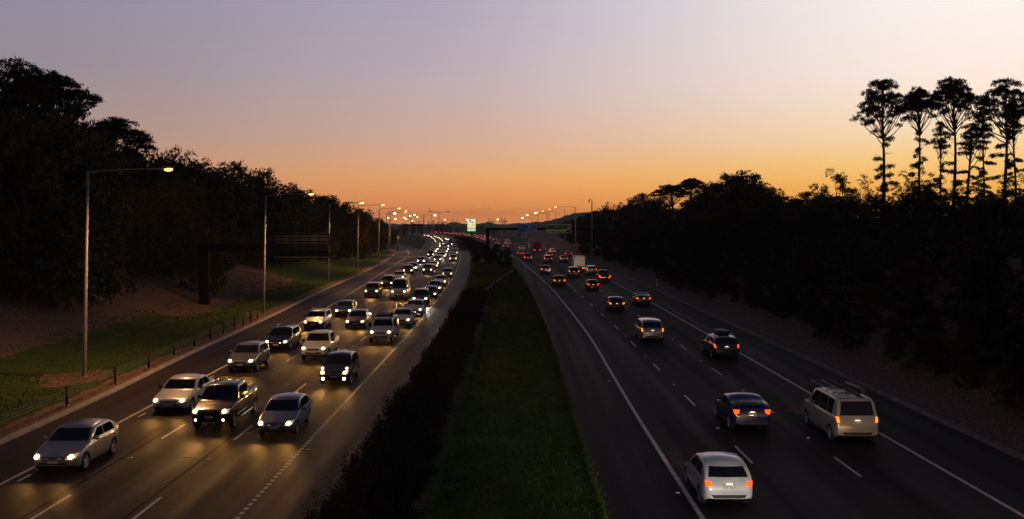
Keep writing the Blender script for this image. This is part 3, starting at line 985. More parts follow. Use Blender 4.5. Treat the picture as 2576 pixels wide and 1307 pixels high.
    if sp['rear'] == 'bed' and kind != 'cab':
        ya, yb = y0 - sp['rfe'] - .30, -y0 + .10
        add('bed_liner', patch(bvh, 'up', [(-hw * .78, yb), (hw * .78, yb), (hw * .78, ya), (-hw * .78, ya)], 6, 8, .03), M['trim'], cls='near')
    PROTO[kind] = dict(body=body, parts=parts, bvh=bvh, sp=sp)
    return PROTO[kind]

def spot(parent, y, z, energy, colr, x=0.0, rad=0.09, pitch=86.5, size=66, blend=0.8):
    ld = bpy.data.lights.new('headlight_beam', 'SPOT')
    ld.energy = energy; ld.color = colr; ld.spot_size = R(size); ld.spot_blend = blend
    ld.shadow_soft_size = rad
    o = bpy.data.objects.new('headlight_beam', ld)
    col.objects.link(o); o.parent = parent
    o.location = (x, y, z); o.rotation_euler = (R(pitch), 0, 0)
    return o

def heading(d):
    return math.atan((BEND(d + 2) - BEND(d - 2)) / 4)       # the road swings to the left

def vehicle(kind, name, x, d, toward, color, label, cat, group, lens='lens_warm', tail='tail', beams=2, energy=180, far=False, lit_plate=True):
    """d = distance to the end one sees; toward = coming at the bridge"""
    pr = proto(kind); sp = pr['sp']
    L = sp['L']
    hd = heading(d)
    yy = d + L / 2
    xx = x - (BEND(yy) - BEND(d))
    root = empty(name, (xx, yy, 0.004), (math.pi if toward else 0) + hd)
    tag(root, label, cat, group)
    b = link('body', pr['body'], root)
    b.material_slots[0].link = 'OBJECT'; b.material_slots[0].material = P[color]
    objs = {}
    for i, (nm, me, par, loc, cls) in enumerate(pr['parts']):
        if toward and cls in ('tail', 'back'): continue
        if not toward and cls in ('head', 'lens', 'front'): continue
        if nm == 'plate_lamp' and not lit_plate: continue
        if cls == 'close' and (d > 80 or d < 30 or (nm == 'grille_bar' and not toward)): continue
        if far and (cls in ('near', 'rim', 'rimflip', 'mirror', 'front', 'back') or nm in (('rear_window',) if toward else ('windscreen',))): continue
        if far and nm == 'headlight': continue
        o = link('headlight' if (far and nm == 'lens') else nm, me, objs.get(par, root), loc)
        objs[i] = o
        if cls == 'rimflip': o.rotation_euler = (0, 0, math.pi)
        if cls == 'mirror' and color not in ('white',):
            o.material_slots[0].link = 'OBJECT'; o.material_slots[0].material = P[color]
        if cls in ('lens', 'tail'):
            o.material_slots[0].link = 'OBJECT'
            o.material_slots[0].material = M[lens] if cls == 'lens' else M[tail]
    c = (1.0, 0.47, 0.10) if lens == 'lens_warm' else (1.0, 0.90, 0.75)
    z = sp['nz'] + .06
    xs = [0] if beams == 1 else ([-.62, .62] if beams == 2 else [])
    for q in xs: spot(root, L / 2 + .06, z, energy / len(xs), c, q)
    return root
def extra(root, name, mb, m, smooth=True, parent=None):
    return mb.build(name, m, parent or root, smooth)
M['ladder'] = mat('ladder_dull_metal', (0.10, 0.10, 0.11), 0.4, metal=0.5, var=0.2)
# ---------------------------------------------------------------- traffic coming at the bridge (left carriageway)
A, B, C = -16.85, -13.6, -10.35
GL = 'cars coming towards the bridge with headlights on'
GR = 'cars driving away on the right carriageway'
def came(kind, name, x, d, color, label, cat, **k): return vehicle(kind, name, x, d, True, color, label, cat, GL, **k)
def away(kind, name, x, d, color, label, cat, **k): return vehicle(kind, name, x, d, False, color, label, cat, GR, **k)

came('hatchback', 'hatchback', A - .22, 36.4, 'silver', 'silver hatchback nearest the bridge, alone in the lane beside the shoulder line', 'car')
came('sedan', 'sedan', A, 48.0, 'white', 'pale sedan glowing orange from the lamps, beside the black pickup', 'car')
t = came('pickup', 'pickup_truck', B, 44.0, 'black', 'black double cab pickup with chrome side steps and a sports bar', 'pickup truck')
sp = S['pickup']; y0 = sp['L'] / 2
mb = MB()
for y, w in ((-.78, .74), (-1.05, .74)):
    mb.tube([(-w, y - .25, 1.14), (-w * .86, y, 1.62), (w * .86, y, 1.62), (w, y - .25, 1.14)], .035, 8)
extra(t, 'sports_bar', mb, M['chrome'])
for sg in (-1, 1):
    extra(t, 'side_step', MB().tube([(sg * .93, 1.1, .42), (sg * 1.0, 1.0, .40), (sg * 1.0, -.95, .40), (sg * .93, -1.05, .42)], .05, 8), M['chrome'])
mb = MB()
mb.tube([(-.5, y0 + .02, .62), (-.5, y0 + .10, .86), (.5, y0 + .10, .86), (.5, y0 + .02, .62)], .04, 8)
extra(t, 'nudge_bar', mb, M['trim'])
for sg in (-1, 1):
    extra(t, 'fog_light', MB().ball((sg * .62, y0 - .02, .52), .07, .03, .06), M['lens_warm'])
for sg in (-1, 1):
    extra(t, 'roof_bar', MB().tube([(sg * .52, .55, 1.80), (sg * .52, .5, 1.86), (sg * .52, -.6, 1.86), (sg * .52, -.65, 1.79)], .025, 6), M['chrome'])
came('small_hatchback', 'hatchback', C, 42.6, 'bluesilver', 'silver blue three door hatchback nearest the profiled edge line', 'car')
came('crossover', 'crossover_car', A - .1, 61.0, 'grey', 'grey crossover with slanted headlights just in front of the black wagon', 'car')
came('wagon', 'station_wagon', A - .35, 71.3, 'black', 'black station wagon with roof rails close behind the grey crossover', 'car')
t = came('pickup', 'pickup_truck', B + .2, 66.0, 'white', 'white double cab pickup with an open tray in the middle lane', 'pickup truck')
mb = MB().tube([(-.72, -.85, 1.15), (-.66, -.8, 1.66), (.66, -.8, 1.66), (.72, -.85, 1.15)], .035, 8)
extra(t, 'sports_bar', mb, M['chrome'])
t = came('crossover', 'crossover_car', C + .1, 56.2, 'black', 'black bulbous crossover with round lamps and fog lights low in the bumper', 'car')
sp = S['crossover']; y0 = sp['L'] / 2
for sg in (-1, 1):
    extra(t, 'fog_light', MB().ball((sg * .60, y0 - .02, .42), .09, .06, .09), M['lens_warm'])
    extra(t, 'side_light', MB().ball((sg * .70, y0 - .42, .97), .07, .17, .05), M['lens_warm'])
came('wagon', 'station_wagon', A - .55, 85.5, 'grey', 'grey tall wagon with roof rails next to the dark red sedan', 'car')
came('hatchback', 'hatchback', A + .1, 97.0, 'darkblue', 'dark blue hatchback behind the dark red sedan', 'car')
came('sedan', 'sedan', B - .25, 86.2, 'red', 'dark red sedan lit orange by the cars behind', 'car')
t = came('pickup', 'pickup_truck', C + .15, 75.8, 'white', 'white pickup with a white canopy and a dark roof basket', 'pickup truck')
mb = MB().box(-.80, .80, -2.45, -.75, 1.14, 1.80, bev=.06)
can = extra(t, 'canopy', mb, P['white'])
for sg in (-1, 1): extra(t, 'canopy_window', MB().box(sg * .803 - .006, sg * .803 + .006, -2.2, -.95, 1.32, 1.66), M['glass'], False, can)
mb = MB()
for z in (1.90, 2.02):
    mb.tube([(-.62, .55, z), (.62, .55, z), (.62, -1.2, z), (-.62, -1.2, z), (-.62, .55, z)], .03, 6)
for y in (.4, 0, -.4, -.8): mb.tube([(-.62, y, 1.90), (.62, y, 1.90)], .02, 6)
for sg in (-1, 1):
    for y in (.35, -.5): mb.tube([(sg * .6, y, 1.78), (sg * .62, y, 2.02)], .02, 6)
extra(t, 'roof_basket', mb, M['trim'])
t = came('utility', 'utility_truck', C + .4, 87.4, 'white', 'white low tray utility with a tube ladder frame over its cab', 'utility truck')
mb = MB()
for y, z in ((.55, 1.68), (-2.3, 1.68)):
    mb.tube([(-.78, y, z - .55 if y < 0 else z - .18), (-.76, y, z), (.76, y, z), (.78, y, z - .55 if y < 0 else z - .18)], .03, 6)
for sg in (-1, 1): mb.tube([(sg * .76, .55, 1.68), (sg * .76, -2.3, 1.68)], .03, 6)
extra(t, 'ladder_frame', mb, M['chrome'])
came('sedan', 'sedan', C + .5, 98.0, 'silver', 'silver sedan right behind the white utility with the ladder frame', 'car')
came('off_road_car', 'off_road_car', C, 110.0, 'charcoal', 'dark tall car with glaring white headlights behind the silver sedan', 'car', lens='lens_white', energy=1100)
came('small_hatchback', 'hatchback', C + .3, 119.8, 'charcoal', 'small dark hatchback half hidden behind the car with glaring headlights', 'car', beams=1)
came('sedan', 'sedan', C, 130.6, 'silver', 'silver sedan third in the row behind the glaring headlights', 'car', beams=1)
t = came('utility', 'utility_truck', C - .2, 144.0, 'white', 'white work utility with a rack behind the cab and red glow beside its lamp', 'utility truck', beams=1)
mb = MB().tube([(-.78, -.35, 1.1), (-.76, -.3, 1.72), (.76, -.3, 1.72), (.78, -.35, 1.1)], .035, 6)
extra(t, 'headboard', mb, M['trim'])
came('sedan', 'sedan', C - .7, 167.0, 'silver', 'silver sedan behind the white work utility, next to the edge line', 'car', beams=1)
came('off_road_car', 'off_road_car', A - .7, 122.0, 'gold', 'gold four wheel drive beside the white delivery van', 'car', beams=1)
came('off_road_car', 'off_road_car', A - .9, 138.5, 'black', 'black four wheel drive right behind the gold one', 'car', beams=1)
came('delivery_van', 'delivery_van', B - .15, 118.5, 'white', 'white high roof delivery van in the middle lane', 'van', beams=2, energy=300)
came('sedan', 'sedan', A - 1.3, 156.8, 'yellow', 'pale yellow car behind the white delivery van', 'car', beams=1)
came('crossover', 'crossover_car', A - 1.9, 176.0, 'red', 'dark red car behind the pale yellow car', 'car', beams=1)
came('wagon', 'station_wagon', A - 2.3, 188.0, 'charcoal', 'dark wagon with bluish white lamps left of the beige four wheel drive', 'car', lens='lens_white', beams=1)
t = came('off_road_car', 'off_road_car', B - 1.7, 177.0, 'beige', 'beige boxy four wheel drive with a spare light bar in the middle lane', 'car', beams=1)
t['label'] = 'beige boxy four wheel drive in the middle lane ahead of the far queue'
came('hatchback', 'hatchback', B - 2.2, 198.0, 'white', 'white hatchback tucked behind the beige four wheel drive', 'car', beams=1)
came('sedan', 'sedan', A - 3.9, 223.0, 'silver', 'silver sedan leading the far queue in the shoulder side lane', 'car', beams=1, lens='lens_white')
came('sedan', 'sedan', B - 4.0, 231.0, 'gold', 'gold sedan leading the far queue in the middle lane', 'car', beams=1)
came('off_road_car', 'off_road_car', C - 3.6, 231.6, 'white', 'white four wheel drive leading the far queue beside the median', 'car', beams=1)

rnd = random.Random(11)
FAR_L = 'distant car with glaring headlights packed in the far queue'
kinds = ['sedan', 'hatchback', 'off_road_car', 'wagon', 'crossover', 'pickup', 'small_hatchback', 'people_van']
names = {'sedan': 'sedan', 'hatchback': 'hatchback', 'off_road_car': 'off_road_car', 'wagon': 'station_wagon', 'crossover': 'crossover_car', 'pickup': 'pickup_truck', 'small_hatchback': 'hatchback', 'people_van': 'people_van', 'minivan': 'minivan', 'fastback': 'hatchback'}
cols = ['silver', 'white', 'black', 'grey', 'charcoal', 'darkblue', 'silver', 'red', 'white', 'grey']
for lane, d in ((A, 262), (B, 250), (C, 252)):
    while d < 700:
        k = rnd.choice(kinds)
        vehicle(k, names[k], lane - BEND(d) + rnd.uniform(-.3, .3), d, True, rnd.choice(cols), FAR_L, 'car', 'cars of the far queue', lens=rnd.choice(['lens_far', 'lens_far', 'lens_white']), far=True, beams=1 if d < 420 else 0, energy=330)
        d += rnd.uniform(9, 15) * (1 + (d - 250) / 700)

# ---------------------------------------------------------------- traffic driving away (right carriageway)
away('small_hatchback', 'hatchback', 7.1, 32.0, 'white', 'white hatchback nearest the bridge beside the solid median line', 'car', tail='tail', beams=1, energy=200)
t = away('fastback', 'hatchback', 10.75, 43.8, 'blue', 'blue sports hatchback with hooked tail lights and a rear wing', 'car', beams=1, energy=200)
sp = S['fastback']; y0 = -sp['L'] / 2
mb = MB()
vs, fs = [], []
for i in range(9):
    u = -1 + i / 4
    vs += [(u * .66, y0 + .22 + .05 * u * u, 1.20 - .03 * u * u), (u * .68, y0 + .02 + .06 * u * u, 1.235 - .03 * u * u), (u * .66, y0 + .05 + .06 * u * u, 1.215 - .03 * u * u)]
for i in range(8):
    for a, b in ((0, 1), (1, 2), (2, 0)): fs.append((i * 3 + a, i * 3 + b, i * 3 + 3 + b, i * 3 + 3 + a))
mb.add(vs, fs)
for sg in (-1, 1): mb.box(sg * .60 - .015, sg * .60 + .015, y0 + .06, y0 + .25, 1.02, 1.21)
extra(t, 'rear_wing', mb, P['blue'])
t = away('people_van', 'people_van', 14.65, 41.5, 'beige', 'pale van with ladders and a tray on its roof rack, beside the right edge line', 'van', beams=1, energy=220, tail='tail_hot')
mb = MB(); H = S['people_van']['H']
for y in (1.2, 0.0, -1.5): mb.tube([(-.74, y, H - .02), (-.74, y, H + .08), (.74, y, H + .08), (.74, y, H - .02)], .022, 6)
rk = extra(t, 'roof_rack', mb, M['trim'])
for x0 in (-.62, -.12):
    mb = MB()
    for x in (x0, x0 + .36): mb.box(x - .02, x + .02, -2.2, 1.9, H + .10, H + .08)
    y = -2.0
    while y < 1.8: mb.tube([(x0, y, H + .13), (x0 + .36, y, H + .13)], .016, 6); y += .3
    extra(t, 'ladder', mb, M['ladder'], True, rk)
mb = MB().box(.36, .62, -1.9, .3, H + .10, H + .27, bev=.03)
extra(t, 'roof_tray', mb, M['trim'], True, rk)
t = away('wagon', 'station_wagon', 14.7, 67.0, 'green', 'dark green wagon with a load tied on its roof, right lane', 'car', beams=1)
mb = MB(); H = S['wagon']['H']
for y in (.2, -.9): mb.tube([(-.58, y, H + .06), (.58, y, H + .06)], .025, 6)
mb.box(-.35, .50, -1.15, .45, H + .10, H + .27, bev=.06)
extra(t, 'roof_load', mb, M['trim'])
mb = MB().tube([(-.30, -1.2, H + .28), (.45, -1.25, H + .30), (.45, .3, H + .28)], .02, 6)
away('minivan', 'minivan', 11.0, 76.6, 'silver', 'silver rounded minivan with roof rails in the middle of the carriageway', 'minivan', beams=1, tail='tail_hot')
away('hatchback', 'hatchback', 11.05, 103.0, 'charcoal', 'dark hatchback with tall amber tail lights and a bright plate', 'car', beams=1, tail='tail_hot')
away('coupe', 'coupe', 14.8, 110.0, 'grey', 'dark coupe throwing its headlights across the right lane', 'car', beams=2, energy=500)
away('small_hatchback', 'hatchback', 11.2, 135.0, 'red', 'dark red hatchback with a white plate in the middle lane', 'car', beams=1)
away('sedan', 'sedan', 7.0, 144.0, 'darkblue', 'dark blue sedan with wide amber tail lights by the median line', 'car', beams=1, tail='tail_hot')
t = away('pickup', 'pickup_truck', 14.6, 154.0, 'black', 'black tray truck with a frame and four lit tail lamps in the right lane', 'pickup truck', beams=1)
y0 = -S['pickup']['L'] / 2
mb = MB().box(-.92, .92, y0 - .05, .55, 1.22, 1.34)
for x in (-.85, .85): mb.tube([(x, .5, 1.3), (x, .5, 2.1)], .035, 6)
mb.tube([(-.85, .5, 2.1), (.85, .5, 2.1)], .035, 6)
extra(t, 'flat_tray', mb, M['trim'], False)
for sg in (-1, 1): extra(t, 'low_tail_light', MB().box(sg * .62 - .12, sg * .62 + .12, y0 - .02, y0 + .0, .66, .76), M['tail'], False)
away('wagon', 'station_wagon', 14.4, 176.6, 'silver', 'silver wagon in front of the black tray truck with upright red lamps', 'car', beams=1, tail='tail')
away('off_road_car', 'off_road_car', 10.6, 167.0, 'charcoal', 'dark four wheel drive following the white box truck with headlights on its back', 'car', beams=2, energy=1600, tail='tail_hot', lens='lens_white')

def truck(x, d, name, label, boxmat, boxw, boxh, boxl, cat, beams=1):
    t = away('cab', name, x, d + boxl - 1.6, 'white', label, cat, beams=beams, lit_plate=False)
    for o in list(t.children):
        if o.name.startswith(('tail_light', 'number_plate', 'rear_diffuser', 'rear_window')):
            for c in list(o.children): bpy.data.objects.remove(c)
            bpy.data.objects.remove(o)
    y1 = S['cab']['L'] / 2 - 1.95
    y0 = y1 - boxl
    bx = MB().box(-boxw / 2, boxw / 2, y0, y1, .95, .95 + boxh, bev=.05)
    cb = extra(t, 'cargo_box', bx, boxmat)
    mb = MB()
    for x_ in (-boxw / 2 + .03, boxw / 2 - .03, 0): mb.box(x_ - .03, x_ + .03, y0 - .02, y0 - .002, 1.0, .9 + boxh)
    mb.box(-boxw / 2 + .06, boxw / 2 - .06, y0 - .02, y0 - .002, .9 + boxh - .04, .95 + boxh - .02)
    extra(t, 'door_frame', mb, M['galv'], False, cb)
    extra(t, 'chassis', MB().box(-.45, .45, y0 + .1, y1 + .4, .55, .93), M['trim'], False)
    extra(t, 'bumper_bar', MB().box(-boxw / 2 + .1, boxw / 2 - .1, y0 - .05, y0 + .05, .50, .66), M['trim'], False)
    for sg in (-1, 1):
        extra(t, 'tail_light', MB().box(sg * (boxw / 2 - .35) - .16, sg * (boxw / 2 - .35) + .16, y0 - .08, y0 - .052, .52, .64), M['tail_hot'], False)
    tm, rm = tyre_mesh(.40), None
    for sg in (-1, 1):
        for off in (.85,):
            link('wheel', tm, t, (sg * (boxw / 2 - .2), y0 + off + .4, .40))
    return t
truck(12.9, 188.0, 'box_truck', 'small white box truck with its back lit white by the car behind', M['box_white'], 2.15, 1.95, 4.2, 'truck')
truck(7.9, 311.0, 'tarpaulin_truck', 'truck with a high orange tarpaulin body near the exit gore', M['orange_tarp'], 2.4, 2.4, 5.5, 'truck')
away('sedan', 'sedan', 12.4, 231.6, 'gold', 'gold sedan on the exit lane in front of the white box truck', 'car', beams=1)
away('sedan', 'sedan', 6.2, 178.9, 'charcoal', 'charcoal sedan by the median line next to the dark four wheel drive', 'car', beams=1)
away('off_road_car', 'off_road_car', 8.4, 227.0, 'charcoal', 'dark four wheel drive with glowing amber corner lamps left of the gold sedan', 'car', beams=1, tail='tail_hot')
away('hatchback', 'hatchback', 9.9, 258.0, 'black', 'black hatchback between the amber lamped four wheel drive and a silver wagon', 'car', beams=1)
away('wagon', 'station_wagon', 12.0, 291.0, 'silver', 'silver wagon turning into the exit ramp right of the black hatchback', 'car', beams=1, tail='tail_hot')
away('pickup', 'pickup_truck', 3.9, 237.6, 'grey', 'grey pickup with a dark tailgate beside the large median bush', 'pickup truck', beams=1)
away('hatchback', 'hatchback', 2.3, 272.0, 'darkblue', 'dark hatchback just in front of the grey pickup', 'car', beams=1)
away('hatchback', 'hatchback', 3.3, 329.0, 'silver', 'pale hatchback in front of the dark hatchback ahead of the grey pickup', 'car', beams=1)
away('sedan', 'sedan', -2.3, 353.0, 'black', 'black sedan with wide amber lamps showing above the median bush', 'car', beams=1, tail='tail_hot')
away('delivery_van', 'delivery_van', -1.6, 390.0, 'white', 'white high van beyond the black sedan with wide amber lamps', 'van', beams=1)
away('hatchback', 'hatchback', -5.9, 399.0, 'silver', 'silver hatchback left of the white high van', 'car', beams=1)
away('off_road_car', 'off_road_car', -8.2, 466.0, 'black', 'black four wheel drive under the gantry beam beyond the silver hatchback', 'car', beams=1)
away('sedan', 'sedan', 17.0 - 1.5, 268.0, 'red', 'red car low on the exit ramp shoulder above the white box truck', 'car', beams=1)
FAR_R = 'distant car showing red tail lights on the far bend'
for l0, d in ((7.7, 478), (11.1, 520), (14.6, 560)):
    while d < 860:
        k = rnd.choice(['sedan', 'hatchback', 'off_road_car', 'minivan', 'wagon'])
        vehicle(k, names[k], l0 - BEND(d) + rnd.uniform(-.3, .3), d, False, rnd.choice(cols), FAR_R, 'car', 'cars on the far bend', tail='tail_far', far=True, beams=0)
        d += rnd.uniform(11, 22) * (1 + (d - 470) / 700)
# two more cars of the same stream, still short of the bridge's shadow line: their headlights reach the cars ahead
away('sedan', 'sedan', 7.7, 15.0, 'silver', 'silver sedan just leaving from beneath the bridge', 'car', beams=2, energy=2600, lens='lens_white')
away('wagon', 'station_wagon', 14.6, 20.0, 'grey', 'grey wagon just leaving from beneath the bridge', 'car', beams=2, energy=1000)
# ---------------------------------------------------------------- trees and shrubs
def leaf_cloud(mb, rnd, c, sig, n, ln, wd, droop=0.0, mi=1, flat=1.0):
    cx, cy, cz = c
    V, Fc, Mi = mb.v, mb.f, mb.m
    for _ in range(n):
        x = cx + rnd.gauss(0, sig); y = cy + rnd.gauss(0, sig); z = cz + rnd.gauss(0, sig * flat)
        a = rnd.uniform(0, 6.283); e = rnd.uniform(-1.0, 1.0) - droop
        l = ln * rnd.uniform(.6, 1.3); w = wd * rnd.uniform(.6, 1.3)
        dx, dy, dz = math.cos(a) * math.cos(e) * l, math.sin(a) * math.cos(e) * l, math.sin(e) * l
        b = rnd.uniform(0, 6.283)
        px, py = -math.sin(a), math.cos(a)
        ux, uy, uz = px * math.cos(b), py * math.cos(b), math.sin(b)
        i = len(V)
        V.append((x - ux * w * .3, y - uy * w * .3, z - uz * w * .3))
        V.append((x + dx * .5 - ux * w, y + dy * .5 - uy * w, z + dz * .5 - uz * w))
        V.append((x + dx, y + dy, z + dz))
        V.append((x + dx * .5 + ux * w, y + dy * .5 + uy * w, z + dz * .5 + uz * w))
        Fc.append((i, i + 1, i + 2, i + 3)); Mi.append(0)

def limb(mb, rnd, p0, p1, r0, r1, sag=0.0, k=5, wob=.06):
    p0, p1 = Vector(p0), Vector(p1)
    L = (p1 - p0).length
    pts, rs = [], []
    for i in range(k + 1):
        t = i / k
        p = p0.lerp(p1, t)
        p += Vector((rnd.uniform(-1, 1), rnd.uniform(-1, 1), rnd.uniform(-.5, .5))) * L * wob * math.sin(math.pi * t)
        p.z += sag * math.sin(math.pi * t) * L
        pts.append(p); rs.append(r0 + (r1 - r0) * t)
    mb.tube(pts, rs, 7)
    return pts

def gum(seed, h=15.0, width=1.0, low=.16, dens=1.0, lean=0.0, lobes=12, bare=False):
    """spreading gum: forked trunk, limbs, a crown of rounded leafy heads with gaps between them"""
    rnd = random.Random(seed)
    tk, cr = MB(), MB()
    base = Vector((0, 0, -.6)); fork = Vector((lean * h * .3, rnd.uniform(-.3, .3), h * rnd.uniform(.3, .42)))
    limb(tk, rnd, base, fork, h * .022, h * .015, 0, 6, .04)
    for i in range(lobes):
        t = (i + .5) / lobes
        zz = h * (low + (.90 - low) * t)
        env = math.sin(math.pi * min(1, (t * .80 + .17))) ** .7
        rad = h * .25 * width * env * rnd.uniform(.5, 1.1)
        a = i * 2.4 + rnd.uniform(-.5, .5)
        c = Vector((lean * zz * .4 + rad * math.cos(a), rad * math.sin(a), zz))
        if t > .9: c.x *= .3; c.y *= .3
        j = fork if zz > fork.z else Vector((lean * zz * .2, 0, max(.4, zz * .7)))
        limb(tk, rnd, j, c, h * .009, h * .003, .05, 4, .08)
        lr = h * rnd.uniform(.075, .125) * (.8 + .3 * width)
        ns = 4
        for s_ in range(ns):                     # a head is a few rounded puffs
            sc = c + Vector((rnd.gauss(0, .55), rnd.gauss(0, .55), rnd.gauss(0, .4))) * lr
            sr = lr * rnd.uniform(.45, .75)
            for _ in range(int(9 * dens)):
                v = Vector((rnd.gauss(0, 1), rnd.gauss(0, 1), rnd.gauss(0, 1) + .25)).normalized()
                q = sc + Vector((v.x, v.y, v.z * .8)) * sr * rnd.uniform(.6, 1.0)
                leaf_cloud(cr, rnd, q, h * .0125, int(17 * dens), h * .0165, h * .0072, .3, flat=.7)
            limb(tk, rnd, c, sc, h * .0025, h * .001, 0, 2, .05)
    return tk.mesh('trunk', M['bark']), cr.mesh('crown', M['leaf_gum'], smooth=False)

def bushy(seed, h=8.0, width=1.0):
    """dense crown that reaches the ground"""
    rnd = random.Random(seed)
    tk, cr = MB(), MB()
    limb(tk, rnd, (0, 0, -.5), (rnd.uniform(-.3, .3), 0, h * .8), h * .02, h * .006)
    for i in range(16):
        t = (i + .3) / 16
        zz = h * (.06 + .86 * t)
        rad = h * .30 * width * (1 - t ** 2.2 * .8) * rnd.uniform(.45, 1.0)
        a = i * 2.4 + rnd.uniform(-.4, .4)
        c = Vector((rad * math.cos(a), rad * math.sin(a), zz))
        limb(tk, rnd, (0, 0, zz * .8), c, h * .007, h * .002, 0, 3)
        for _ in range(9):
            v = Vector((rnd.gauss(0, 1), rnd.gauss(0, 1), rnd.gauss(0, .8))).normalized() * h * rnd.uniform(.05, .15)
            leaf_cloud(cr, rnd, c + v, h * .030, 34, h * .034, h * .015, .3)
    return tk.mesh('trunk', M['bark']), cr.mesh('crown', M['leaf_dark'], smooth=False)

def pine(seed, h=26.0, dome=.20, tiers=6, fork=False, lean=0.0, crown_at=.66, side=1.0, full=1.0, bare=(.0, .0), depth=.17):
    """tall old pine: bare mast, ragged side branches, umbrella top of flat needle pads"""
    rnd = random.Random(seed)
    tk, cr = MB(), MB()
    def ax(z): return Vector((lean * z + .25 * math.sin(z * .25 + seed), .2 * math.sin(z * .3), z))
    zs = [-.8 + (h * .93 + .8) * i / 12 for i in range(13)]
    tk.tube([ax(z) for z in zs], [h * .0195 * (1 - .78 * i / 12) for i in range(13)], 8)
    def pad(q, r, n):                            # a flat, slightly domed pad of needles, ragged below
        for _ in range(n):
            a = rnd.uniform(0, 6.283); rr_ = r * math.sqrt(rnd.random())
            p = Vector((q.x + rr_ * math.cos(a), q.y + rr_ * math.sin(a), q.z + r * .30 * (1 - (rr_ / r) ** 2) - abs(rnd.gauss(0, r * .12))))
            leaf_cloud(cr, rnd, p, h * .0065, 13, h * .013, h * .0034, -.1, flat=.6)
    top = ax(h * .92)
    R0 = h * dome
    nb = int(33 * full)
    for i in range(nb):                          # umbrella
        a = i * 2.39996 + rnd.uniform(-.25, .25)
        u = math.sqrt((i + .5) / nb)
        rr_ = R0 * u * rnd.uniform(.85, 1.12)
        zz = h * (.975 - depth * u ** 1.7) + rnd.uniform(-.022, .012) * h
        q = Vector((top.x + rr_ * math.cos(a), top.y + rr_ * math.sin(a), zz))
        j = ax(h * (crown_at + (.86 - crown_at) * (1 - u) + rnd.uniform(-.02, .03)))
        limb(tk, rnd, j, q, h * .0046, h * .0014, -.07, 5, .05)
        pad(q, h * rnd.uniform(.046, .068), 30)
        if rnd.random() < .8:
            q2 = j.lerp(q, rnd.uniform(.6, .9)); q2.z -= h * rnd.uniform(.0, .02)
            pad(q2, h * rnd.uniform(.025, .04), 10)
    for i in range(tiers):                       # side branches below
        zz = h * (.14 + (crown_at - .10) * (i + rnd.random()) / tiers)
        if bare[0] < zz / h < bare[1]: continue
        a = rnd.choice([0, math.pi]) + rnd.uniform(-1.2, 1.2)
        ln = h * rnd.uniform(.05, .15) * side
        j = ax(zz)
        q = j + Vector((ln * math.cos(a), ln * math.sin(a), h * rnd.uniform(-.03, .03)))
        limb(tk, rnd, j, q, h * .0035, h * .001, .06, 4, .07)
        for t in ((.5, 1.0) if ln < h * .1 else (.4, .7, 1.0)):
            p = j.lerp(q, t); p.z -= h * .012 * t
            pad(p, h * rnd.uniform(.018, .034), 9)
    for i in range(12):                          # dead twigs
        zz = h * rnd.uniform(.3, .78); a = rnd.uniform(0, 6.28); j = ax(zz)
        limb(tk, rnd, j, j + Vector((math.cos(a) * h * .08, math.sin(a) * h * .08, h * rnd.uniform(-.01, .05))), h * .002, h * .0006, 0, 3)
    return tk.mesh('trunk', M['bark']), cr.mesh('crown', M['leaf_pine'], smooth=False)

def twiggy(seed, h=1.7, w=1.3):
    rnd = random.Random(seed)
    tk, cr = MB(), MB()
    for i in range(70):
        a = rnd.uniform(0, 6.28); r = w * math.sqrt(rnd.random())
        hh = h * (1 - .35 * (r / w) ** 2) * rnd.uniform(.6, 1.12)
        q = Vector((r * math.cos(a), r * math.sin(a), hh))
        p0 = Vector((r * .35 * math.cos(a), r * .35 * math.sin(a), -.1))
        limb(tk, rnd, p0, q, .014, .005, 0, 3, .06)
        for t in (.3, .45, .6, .72, .84, .94, 1.0):
            leaf_cloud(cr, rnd, p0.lerp(q, t), .085, 13, .11, .022, -.4)
    return tk.mesh('stem', M['bark']), cr.mesh('foliage', M['leaf_shrub'], smooth=False)

GUM = [gum(1, 15, 1.0), gum(2, 15, .8, .2, lobes=13), gum(3, 15, 1.15, .12, lobes=14), gum(4, 15, .7, .25, .9, .05, 11), gum(5, 15, .95, .08, 1.1, lobes=15)]
BUSH = [bushy(21, 8, 1.0), bushy(22, 8, 1.25), bushy(23, 8, .85)]
PINE = [pine(31, 26, .20, 20, crown_at=.60, bare=(.52, .58), depth=.22), pine(32, 25, .17, 20, crown_at=.68, lean=.012, depth=.13), pine(33, 26, .19, 7, crown_at=.64, depth=.14), pine(34, 26, .25, 12, crown_at=.62, depth=.2, bare=(.3, .4)), pine(35, 18, .09, 22, crown_at=.6, side=.9, full=.45, depth=.2)]
LOLLI = gum(41, 15, .42, .74, .9, 0, 4)
TWIG = [twiggy(51), twiggy(52, 1.9, 1.2), twiggy(53, 1.5, 1.4)]

def plant(pr, name, x, y, z, sxy, sz, label, cat, group, rot, names=('trunk', 'crown'), bark=None, leaf=None):
    o = empty(name, (x, y, z), rot)
    o.scale = (sxy, sxy, sz)
    tag(o, label, cat, group)
    a = link(names[0], pr[0], o); b = link(names[1], pr[1], o)
    if bark: a.material_slots[0].link = 'OBJECT'; a.material_slots[0].material = bark
    if leaf: b.material_slots[0].link = 'OBJECT'; b.material_slots[0].material = leaf
    return o

def skyline(px, ytop, d, pr, h0, label, name='gum_tree', cat='tree', group=None, wide=1.0, rot=None, x=None, leaf=None, bark=None):
    xx = (px - CX) * d / F_PX
    zt = CAM_H + (HY - ytop) * d / F_PX
    g = gz(xx, d)
    s = (zt - g) / h0
    return plant(pr, name, xx, d, g, s * wide, s, label, cat, group, rr.uniform(0, 6.28) if rot is None else rot, leaf=leaf, bark=bark)

